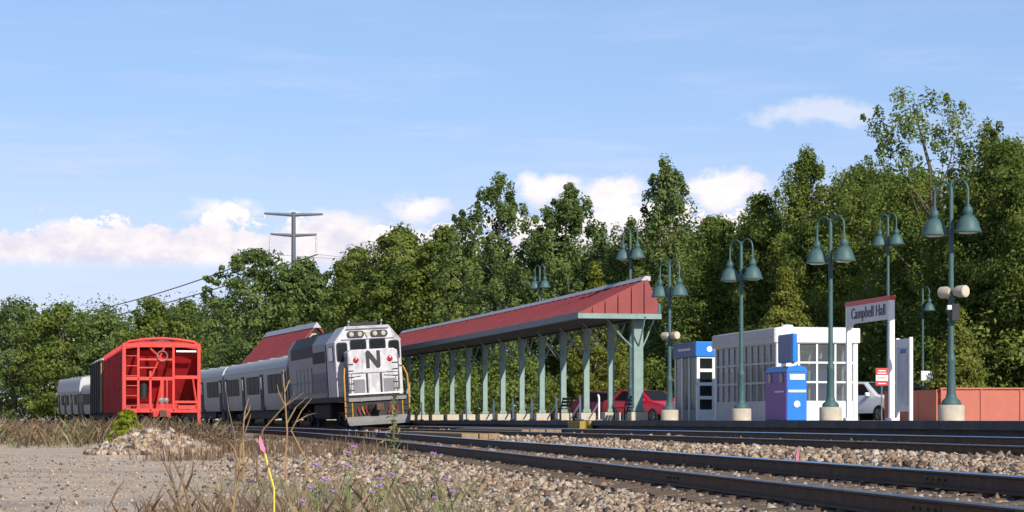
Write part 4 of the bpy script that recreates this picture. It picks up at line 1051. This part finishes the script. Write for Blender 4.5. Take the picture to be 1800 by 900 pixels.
def crown_points(H, Wd, kind, rg, nclump, per, crad):
    """clumps fill the crown's envelope, denser towards its skin; leaves sit around each clump"""
    cs = []; rad = []
    base = .05 * H
    lob = rg.uniform(0, 6.28, 6); amp = {'round': 1.5, 'airy': 1.9, 'cone': .6, 'tall': 1., 'spread': 2.1}[kind]
    while len(cs) < nclump:
        t_ = rg.random() ** .9 if kind != 'cone' else rg.random() ** 1.3
        env = envelope(kind, t_)
        a = rg.uniform(0, 6.283)
        env *= 1 + amp * (.13 * math.sin(2 * a + lob[0] + t_ * 5) + .11 * math.sin(3 * a + lob[1] - t_ * 9) + .09 * math.sin(5 * a + lob[2] + t_ * 14))
        if rg.random() > .45 + .55 * env: continue
        spr = rg.random() < .14 and kind != 'cone'
        if spr: env *= rg.uniform(1.08, 1.34)
        q = 1. if spr else rg.random() ** .38; r_ = max(0, env * Wd / 2 - crad * .6) * q
        cs.append((r_ * math.cos(a), r_ * math.sin(a), base + t_ * (H - base - crad * .5)))
        rad.append(crad * rg.uniform(.55, 1.35) * (1.0 if t_ < .75 else .75) * (.55 if spr else 1))
    cs = np.array(cs); rad = np.array(rad)
    idx = np.repeat(np.arange(nclump), per)
    d = unit(rg.normal(size=(len(idx), 3))); rr_ = rg.random(len(idx)) ** .33
    sc = np.array([1.1, 1.1, .72]) if kind in ('round', 'cone') else np.array([.85, .85, 1.2])
    pts_ = cs[idx] + d * (rad[idx] * rr_)[:, None] * sc
    out = d * .7 + unit(cs[idx] * np.array([1, 1, .3]) - np.array([0, 0, H * .15])) * .4
    ct = rg.uniform(.08, .92, nclump); tint = np.clip(ct[idx] + rg.normal(0, .16, len(idx)), 0, 1)
    return cs, pts_, out, tint
def tree(name, label, cat, px, pytop, Z, pxw, kind, lm, per=110, nclump=95, leaf=.27, seed=0, group=None, barkm='bark', lean=0.):
    rg = np.random.default_rng(seed + 100)
    g = W(px, 738, Z); g.z = gz(g.x, g.y) if Z < 300 else -.6
    g.z = min(g.z, .1); H = (738 - pytop) / FPX * Z + EYE - g.z; Wd = pxw / FPX * Z
    t = thing(name, label, cat, g, rg.uniform(-3, 3), group)
    crad = {'round': .95, 'airy': .72, 'cone': .38, 'tall': .75, 'spread': .62}[kind] * (1 if Z < 160 else 1.25)
    near = Z < 135 and kind != 'cone'
    nclump = int(nclump * 2.5); per = int(per * (1.25 if near else .78)); leaf *= .68 if near else .88
    cs, pts_, out, tint = crown_points(H * .985, Wd * 1.32, kind, rg, nclump, per, crad)
    pts_[:, 0] += lean * pts_[:, 2] * math.cos(-t.rotation_euler.z); pts_[:, 1] += lean * pts_[:, 2] * math.sin(-t.rotation_euler.z)
    keep = pts_[:, 2] > .15
    link('crown', leaf_mesh('crown', pts_[keep], out[keep], leaf, tint[keep], MAT[lm], rg), t)
    m = MB(); r0 = max(.12, H * .016)
    jx = rg.normal(0, .02 * H, 6); jy = rg.normal(0, .02 * H, 6)
    tp = [Vector((jx[i] * i / 5 + lean * H * .93 * i / 5 * math.cos(-t.rotation_euler.z), jy[i] * i / 5 + lean * H * .93 * i / 5 * math.sin(-t.rotation_euler.z), H * .93 * i / 5)) for i in range(6)]
    cs[:, 0] += lean * cs[:, 2] * math.cos(-t.rotation_euler.z); cs[:, 1] += lean * cs[:, 2] * math.sin(-t.rotation_euler.z)
    m.tube(tp, [r0 * 1.25, r0, r0 * .8, r0 * .58, r0 * .35, r0 * .1], 9)
    sel = rg.choice(len(cs), size=min(16, len(cs)), replace=False)
    for k in sel:
        c_ = Vector(cs[k]); f = max(.12, min(.85, (c_.z / H) * .72)); i = f * 5 / .93; i0 = int(min(4, i)); st = tp[i0].lerp(tp[i0 + 1], min(1, i - i0))
        mid = st.lerp(c_, .5) + Vector((0, 0, -.03 * H))
        rb_ = r0 * .42 * (1 - f * .7); m.tube([st, mid, c_], [rb_, rb_ * .6, rb_ * .15], 5)
    m.build('trunk', MAT[barkm], t, smooth=True)
    return t
T = 'trees behind the station'
tl = [
 # name, label, px, top, Z, width px, kind, leaf, per, clumps, leafsize, extra
 ('broadleaf_tree', 'farthest-left broadleaf tree at the photo edge', 25, 512, 245, 130, 'round', 'leaf_cool', 90, 90, .42),
 ('broadleaf_tree', 'low rounded tree above the tail of the train', 112, 528, 240, 120, 'round', 'leaf', 90, 90, .42),
 ('broadleaf_tree', 'low dark tree left of the red freight car roof', 190, 540, 235, 110, 'round', 'leaf_cool', 90, 80, .42),
 ('broadleaf_tree', 'small crowned tree rising above the red freight car', 266, 513, 225, 95, 'round', 'leaf', 90, 80, .40),
 ('broadleaf_tree', 'small tree between the red car and the big round tree', 328, 520, 222, 80, 'round', 'leaf', 90, 80, .40),
 ('broadleaf_tree', 'big dark round tree left of the power pylon', 452, 428, 200, 190, 'round', 'leaf_cool', 130, 120, .38),
 ('broadleaf_tree', 'shorter round tree directly below the power pylon', 535, 448, 198, 110, 'round', 'leaf_cool', 110, 100, .38),
 ('broadleaf_tree', 'round tree right of the sky gap beside the pylon', 628, 425, 182, 120, 'round', 'leaf', 110, 100, .35),
 ('broadleaf_tree', 'broad bright green tree above the locomotive', 704, 388, 176, 180, 'round', 'leaf', 140, 120, .35),
 ('broadleaf_tree', 'round tree between locomotive and the first poplar', 785, 388, 172, 130, 'round', 'leaf', 120, 100, .35),
 ('poplar_tree', 'tall pointed poplar above the middle of the canopy roof', 880, 300, 150, 165, 'airy', 'leaf_cool', 120, 120, .30),
 ('poplar_tree', 'tall poplar with broken top right of the pointed one', 1000, 315, 146, 165, 'airy', 'leaf_cool', 120, 120, .30),
 ('poplar_tree', 'slim short poplar behind the lamp at the canopy ridge', 1110, 378, 142, 62, 'airy', 'leaf_cool', 70, 60, .28),
 ('poplar_tree', 'tall narrow poplar standing free above the canopy end', 1174, 264, 135, 100, 'tall', 'leaf_cool', 95, 105, .28),
 ('broadleaf_tree', 'round tree behind the lamp left of the bins', 1258, 360, 126, 120, 'round', 'leaf', 100, 95, .27),
 ('broadleaf_tree', 'round tree with small raised top behind the shelter', 1338, 325, 122, 110, 'round', 'leaf', 110, 100, .27),
 ('poplar_tree', 'spiky-topped tree behind the lamp before the shelter', 1418, 256, 118, 125, 'airy', 'leaf', 120, 115, .26),
 ('broadleaf_tree', 'wide dense tree behind the station name sign', 1520, 278, 114, 190, 'round', 'leaf', 115, 130, .26),
 ('broadleaf_tree', 'dense tree behind the map board', 1605, 300, 106, 150, 'round', 'leaf', 130, 110, .25),
 ('broadleaf_tree', 'tallest tree, broad and airy, leaning left over the lamps', 1690, 140, 100, 205, 'spread', 'leaf', 62, 112, .24),
 ('broadleaf_tree', 'tall open-crowned tree right above the largest lamp bells', 1735, 205, 99, 170, 'airy', 'leaf', 75, 110, .24),
 ('broadleaf_tree', 'dense tall tree filling the right edge of the photo', 1775, 228, 97, 210, 'round', 'leaf', 130, 150, .24),
 ('broadleaf_tree', 'farthest-right tree cut off by the photo edge', 1850, 250, 94, 180, 'round', 'leaf', 140, 120, .24),
]
for i, (nm, lb, px, tp_, Z, w_, kd, lm, per, nc, ls) in enumerate(tl):
    tree(nm, lb, 'tree', px, tp_, Z, w_, kd, lm, per, nc, ls, seed=i, group=T, barkm='bark_pale' if 'poplar' in nm else 'bark', lean=-.13 if kd == 'spread' else 0.)
tree('conifer', 'golden-green cone-shaped conifer behind the shelter', 'tree', 1380, 462, 96, 150, 'cone', 'leaf_gold', 90, 150, .18, 61, T)
tree('conifer', 'small golden-brown conifer behind the largest lamp post', 'tree', 1682, 535, 80, 115, 'cone', 'leaf_gold', 70, 130, .15, 62, T)
tree('conifer', 'golden conifer top peeking over the canopy roof', 'tree', 1045, 452, 112, 140, 'cone', 'leaf_gold', 80, 140, .19, 63, T)
# the wood behind and between them reads as one mass
rg = np.random.default_rng(77)
cen = []; rad = []
def mass(n, px0, px1, Za, Zb, ytop, r0, r1):
    for _ in range(n):
        px = rg.uniform(px0, px1); f = (px - px0) / (px1 - px0); Z = Za + (Zb - Za) * f + rg.uniform(-5, 9)
        yt = ytop(px) + rg.uniform(-6, 14); hh = (738 - yt) / FPX * Z
        cen.append(((px - 900) / FPX * Z, Z, rg.random() ** .8 * hh)); rad.append(rg.uniform(r0, r1))
mass(900, -120, 600, 275, 225, lambda p_: 545 + 10 * math.sin(p_ * .031) - max(0, p_ - 340) * .14, 1.6, 3.0)
mass(620, 560, 1080, 205, 158, lambda p_: (500 if p_ < 605 else 462) - (p_ - 560) * .05 + 12 * math.sin(p_ * .05), 1.3, 2.4)
mass(620, 1060, 1500, 152, 124, lambda p_: 440 - (p_ - 1060) * .18 + 14 * math.sin(p_ * .06), 1.1, 2.0)
mass(640, 1480, 1950, 126, 108, lambda p_: 318 - (p_ - 1480) * .10, 1.0, 1.9)
cen = np.array(cen); rad = np.array(rad); idx = np.repeat(np.arange(len(cen)), 80)
d = unit(rg.normal(size=(len(idx), 3))); pp = cen[idx] + d * (rad[idx] * rg.random(len(idx)) ** .4)[:, None]; pp[:, 2] = np.maximum(pp[:, 2], .05)
tn = np.clip(rg.uniform(.05, .7, len(cen))[idx] + rg.normal(0, .15, len(idx)), 0, 1)
tag(link('woods', leaf_mesh('woods', pp, d, .38, tn, MAT['leaf'], rg)), 'dense green wood behind the station and train', 'woods', kind='stuff')
# low hedge growth behind the platform and car park
cen = []; rad = []
for _ in range(420):
    px = rg.uniform(660, 1900); f = (px - 660) / 1240; Z = 138 - 48 * f + rg.uniform(-4, 6)
    cen.append(((px - 900) / FPX * Z, Z, rg.random() * (3.6 + 1.2 * math.sin(px * .03)))); rad.append(rg.uniform(.6, 1.2))
cen = np.array(cen); rad = np.array(rad); idx = np.repeat(np.arange(len(cen)), 90)
d = unit(rg.normal(size=(len(idx), 3))); pp = cen[idx] + d * (rad[idx] * rg.random(len(idx)) ** .4)[:, None]; pp[:, 2] = np.maximum(pp[:, 2], .05)
tn = np.clip(rg.uniform(.2, .95, len(cen))[idx] + rg.normal(0, .15, len(idx)), 0, 1)
tag(link('undergrowth', leaf_mesh('undergrowth', pp, d, .24, tn, MAT['leaf'], rg)), 'low green undergrowth at the edge of the car park', 'undergrowth', kind='stuff')

# ------------------------------------------------------------ weeds and stalks
def blades(name, label, n, sampler, h0, h1, m_, rg, width=.012, lean=.35):
    V = []; tn = []
    for _ in range(n):
        X, Y, f = sampler()
        if X is None: continue
        h = rg.uniform(h0, h1) * f; z = gz(X, Y); a = rg.uniform(0, 6.283); l_ = rg.uniform(0, lean) * h
        dx, dy = math.cos(a) * l_, math.sin(a) * l_; b_ = rg.uniform(0, 6.283); wx, wy = math.cos(b_) * width, math.sin(b_) * width
        V += [(X - wx, Y - wy, z), (X + wx, Y + wy, z), (X + dx * .5 + wx * .7, Y + dy * .5 + wy * .7, z + h * .6), (X + dx * 1.1, Y + dy * 1.1, z + h)]
        tn.append(rg.random())
    V = np.array(V); F = np.arange(len(V)).reshape(-1, 4)
    return tag(link(name, rawmesh(name, V, F, MAT[m_], tn)), label, 'weeds', kind='stuff')
rg = np.random.default_rng(9)
def samp(px0, px1, Za, Zb, clump=.5, seed=0):
    r2 = np.random.default_rng(seed); cl_ = [(r2.uniform(px0, px1), r2.uniform(Za, Zb), r2.uniform(.5, 1.15)) for _ in range(90)]
    def f():
        px, Z, k = cl_[rg.integers(len(cl_))]; Z += rg.normal(0, .8); X = (px - 900) / FPX * Z + rg.normal(0, clump); return X, Z, k
    return f
blades('dry_weeds', 'brown dry weeds below the red freight car and train tail', 3200, samp(-60, 350, 71, 88, .7, 1), .15, .95, 'dry', rg, .016, .9)
blades('green_weeds', 'patchy green and straw weeds among the brown ones by the train tail', 2600, samp(-60, 380, 70, 90, .6, 11), .1, .85, 'dry_green', rg, .018, .9)
blades('dry_weeds', 'tan dry weeds beside the gravel pile and siding', 4500, samp(250, 640, 50, 72, .5, 2), .08, .42, 'dry', rg, .014)
blades('grass_tufts', 'sparse grass tufts over the nearer ballast', 2400, samp(400, 820, 14, 30, .5, 3), .05, .30, 'dry_green', rg, .0028, .8)
blades('dry_weeds', 'thin dry weeds at the bottom of the gravel lot', 1100, samp(270, 600, 13.5, 20, .45, 4), .06, .42, 'dry', rg, .0022, .8)
bc = []; br_ = []
for _ in range(420):
    px = rg.uniform(-60, 420) ; Z = rg.uniform(72, 90) if px < 350 else rg.uniform(58, 80); k = rg.uniform(.12, .4)
    if abs(px - 235) < 30: continue
    X = (px - 900) / FPX * Z; bc.append((X, Z, gz(X, Z) + rg.uniform(.0, .55))); br_.append(k)
bc = np.array(bc); br_ = np.array(br_); idx = np.repeat(np.arange(len(bc)), 70)
d = unit(rg.normal(size=(len(idx), 3))); pp = bc[idx] + d * (br_[idx] * rg.random(len(idx)) ** .5)[:, None] * np.array([1.3, 1, 1])
tn = np.clip(rg.uniform(.0, 1, len(bc))[idx] + rg.normal(0, .2, len(idx)), 0, 1)
tag(link('dry_brush', leaf_mesh('dry_brush', pp, d, .10, tn, MAT['dry'], rg, aspect=.4)), 'low brown brush along the weed strip before the freight car', 'brush', kind='stuff')
# lime bush by the red car
g = W(222, 748, 63); g.z = gz(g.x, g.y)
bu = thing('shrub', 'bright yellow-green bush in front of the red freight car', 'shrub', g)
cs, pts_, out, tint = crown_points(1.35, 1.05, 'round', np.random.default_rng(3), 60, 60, .13)
link('foliage', leaf_mesh('foliage', pts_, out, .085, tint, MAT['leaf_lime'], np.random.default_rng(3)), bu)
MB().tube([(0, 0, -.02), (.05, 0, .5), (.1, .05, .9)], [.03, .02, .008], 6).build('stem', MAT['bark'], bu)
# dead stalks in the foreground, each rooted in the gravel
def stalk(label, Z, pts_px, r_, branches, m_='stalk'):
    pw = [W(x, y, Z) for x, y in pts_px]; g = pw[0].copy(); g.z = gz(g.x, g.y)
    pw = [g] + [q for q in pw if q.z > g.z + .03]
    t = thing('dead_stalk', label, 'dead weed stalk', g, 0, 'dead weed stalks')
    k = len(pw); MB().tube([q - g for q in pw], [r_ * (1 - .65 * i / max(1, k - 1)) for i in range(k)], 6).build('stem', MAT[m_], t)
    rg2 = random.Random(len(label) + int(Z * 10))
    for b_ in branches:
        bw = [W(x, y, Z + rg2.uniform(-.15, .15)) - g for x, y in b_]
        MB().tube(bw, [r_ * .6, r_ * .45, r_ * .2][:len(bw)] if len(bw) <= 3 else [r_ * .5] * len(bw), 5).build('twig', MAT[m_], t)
    return t
stalk('thick grey-brown dead stalk at the bottom edge, leftmost', 13.4, [(322, 905), (305, 850), (288, 812)], .017, [[(305, 850), (298, 826), (300, 806)], [(312, 872), (322, 838), (326, 815)]])
stalk('dead stalk leaning beside the leftmost one at the bottom edge', 13.6, [(338, 905), (322, 848), (303, 806)], .017, [[(326, 862), (338, 832), (340, 812)]])
stalk('tall orange-brown dead stalk in the foreground before the coaches', 14.5, [(408, 905), (420, 830), (425, 770), (432, 715)], .011, [[(421, 822), (412, 790), (398, 770)], [(425, 775), (436, 745), (441, 728)], [(418, 846), (432, 812), (436, 800)]], 'stalk_tan')
stalk('slim dead stalk with forked tip beside the pink ribbon stake', 14.2, [(455, 905), (462, 860), (470, 822), (478, 800)], .009, [[(463, 858), (452, 835), (450, 820)], [(470, 824), (486, 802), (492, 790)]])
stalk('short dark dead stalk near the bottom edge, below the locomotive', 13.6, [(502, 905), (506, 880), (512, 850)], .008, [[(506, 878), (520, 858), (524, 846)]])
stalk('tall thin tan stalk rising before the locomotive side', 31, [(502, 808), (505, 760), (501, 700), (498, 650)], .02, [[(504, 745), (520, 716), (540, 698)], [(502, 715), (490, 690), (487, 676)], [(500, 690), (509, 668), (512, 652)]], 'stalk_tan')
stalk('diagonal bare branch leaning in front of the first coach', 32, [(452, 806), (462, 756), (496, 718), (534, 690)], .022, [[(496, 718), (512, 702), (516, 690)]])
stalk('forked bare stalk in front of the locomotive bogie', 31.5, [(538, 808), (512, 757), (530, 722), (548, 700)], .016, [[(520, 742), (540, 730), (556, 726)]], 'stalk_tan')
stalk('upright knotted stalk in front of the coach joint', 33, [(428, 800), (427, 760), (430, 725), (437, 700)], .02, [[(428, 740), (438, 722), (440, 712)]], 'stalk_tan')
stalk('leaning stalk below the coach end beside the red car', 34, [(415, 798), (412, 762), (402, 720), (398, 690)], .016, [[(408, 745), (390, 760), (370, 766)]])
# green flowering weeds
def flower(label, Z, base, tops, tall=False):
    g = W(*base, Z); g.z = gz(g.x, g.y)
    t = thing('knapweed_plant', label, 'flowering weed', g, 0, 'purple flowering weeds')
    rg2 = random.Random(int(base[0]))
    for (x, y) in tops:
        e_ = W(x, y, Z + rg2.uniform(-.3, .3)) - g
        mid = Vector((e_.x * .3, e_.y * .5, e_.z * .55))
        MB().tube([(0, 0, 0), mid, e_], [.006, .0045, .003], 5).build('stem', MAT['stem_green'], t)
        m = MB(); m.lathe([(0, -.02), (.012, -.015), (.014, 0), (.008, .01), (0, .01)], 8, e_); m.build('bud', MAT['stem_green'], t)
        m = MB()
        for k in range(10):
            a = k * .628; m.tube([e_ + Vector((0, 0, .005)), e_ + Vector((.022 * math.cos(a), .022 * math.sin(a), .02 + .01 * (k % 2)))], [.003, .006], 4)
        m.build('petals', MAT['petal'], t)
    n = 60; r3 = np.random.default_rng(int(base[0])); ii = r3.integers(0, len(tops), n); f = r3.random(n) * .85
    ends = np.array([list(W(x, y, Z) - g) for x, y in tops])[ii]; pp_ = ends * f[:, None] + r3.normal(0, .02, (n, 3))
    link('foliage', leaf_mesh('foliage', pp_, r3.normal(size=(n, 3)), .055, r3.random(n), MAT['dry_green'], r3, aspect=.22), t)
flower('purple knapweed plant at the bottom left of the ballast', 14.6, (560, 905), [(556, 822), (533, 886), (545, 862), (572, 848)])
flower('purple knapweed plant with taller stems below the locomotive', 15.5, (612, 900), [(612, 800), (609, 822), (584, 868), (622, 790)])
flower('purple knapweed plant in front of the plow', 16, (662, 902), [(667, 846), (668, 858), (654, 870), (690, 838)])
flower('purple knapweed plant at the near ballast, farther right', 15.2, (770, 905), [(784, 848), (796, 868), (762, 802), (765, 880)])
g = W(690, 800, 26); g.z = gz(g.x, g.y)
tw = thing('tall_weed', 'tall green leafy weed standing before the locomotive plow', 'weed', g)
MB().tube([(0, 0, 0), (.02, 0, .5), W(692, 690, 26) - g], [.014, .01, .004], 6).build('stem', MAT['stem_green'], tw)
for k in range(7):
    z0_ = .25 + k * .1; a = k * 2.2; MB().tube([(.01, 0, z0_), (.12 * math.cos(a), .1 * math.sin(a), z0_ + .16)], [.006, .003], 5).build('twig', MAT['stem_green'], tw)
r3 = np.random.default_rng(4); zz = r3.uniform(.1, 1.0, 160); ln = W(692, 690, 26) - g
pp_ = np.stack([ln.x * zz + r3.normal(0, .07, 160) * (1.2 - zz), r3.normal(0, .06, 160), ln.z * zz], 1)
link('foliage', leaf_mesh('foliage', pp_, r3.normal(size=(160, 3)), .075, r3.random(160), MAT['dry_green'], r3, aspect=.3), tw)
# survey markers
g = W(482, 864, 15.6); g.z = gz(g.x, g.y)
sv_ = thing('survey_stake', 'bent yellow survey stake with a pink ribbon at its tip', 'survey stake', g)
pts_ = [Vector((0, 0, 0))] + [W(x, y, 15.6) - g for x, y in ((482, 860), (476, 838), (470, 815), (466, 797))]
MB().tube(pts_, .008, 6).build('stake', MAT['stake_yellow'], sv_)
m = MB(); top_ = W(462, 782, 15.6) - g
q = [W(x, y, 15.6) - g for x, y in ((466, 797), (458, 790), (455, 776), (457, 765), (462, 778), (466, 788))]
m.add([v + Vector((0, dy, 0)) for dy in (-.004, .004) for v in q], [(0, 1, 2, 3, 4, 5), (11, 10, 9, 8, 7, 6)] + [(i, i + 6, (i + 1) % 6 + 6, (i + 1) % 6) for i in range(6)]); m.build('ribbon', MAT['pink'], sv_)
g = P(24.6, -1.1, -.26); g = W(1399, 799, 24.5)
g.z = gz(g.x, g.y)
fl = thing('marker_flag', 'tiny pink marker flag standing against the platform track rail', 'marker flag', g)
tpz = W(1404, 784, 24.5) - g
MB().tube([(0, 0, 0), tpz], .006, 6).build('wire_stem', MAT['steel_dull'], fl)
m = MB(); a_ = tpz * .98; b_ = tpz * .45
m.add([a_ + Vector((-.01, 0, 0)), a_ + Vector((.012, .004, -.01)), b_ + Vector((.01, .0, 0)), b_ + Vector((-.02, -.01, 0))] + [a_ + Vector((-.01, .006, 0)), a_ + Vector((.012, .010, -.01)), b_ + Vector((.01, .006, 0)), b_ + Vector((-.02, -.004, 0))], [(0, 1, 2, 3), (7, 6, 5, 4), (0, 4, 5, 1), (1, 5, 6, 2), (2, 6, 7, 3), (3, 7, 4, 0)])
m.build('flag', MAT['pink'], fl)
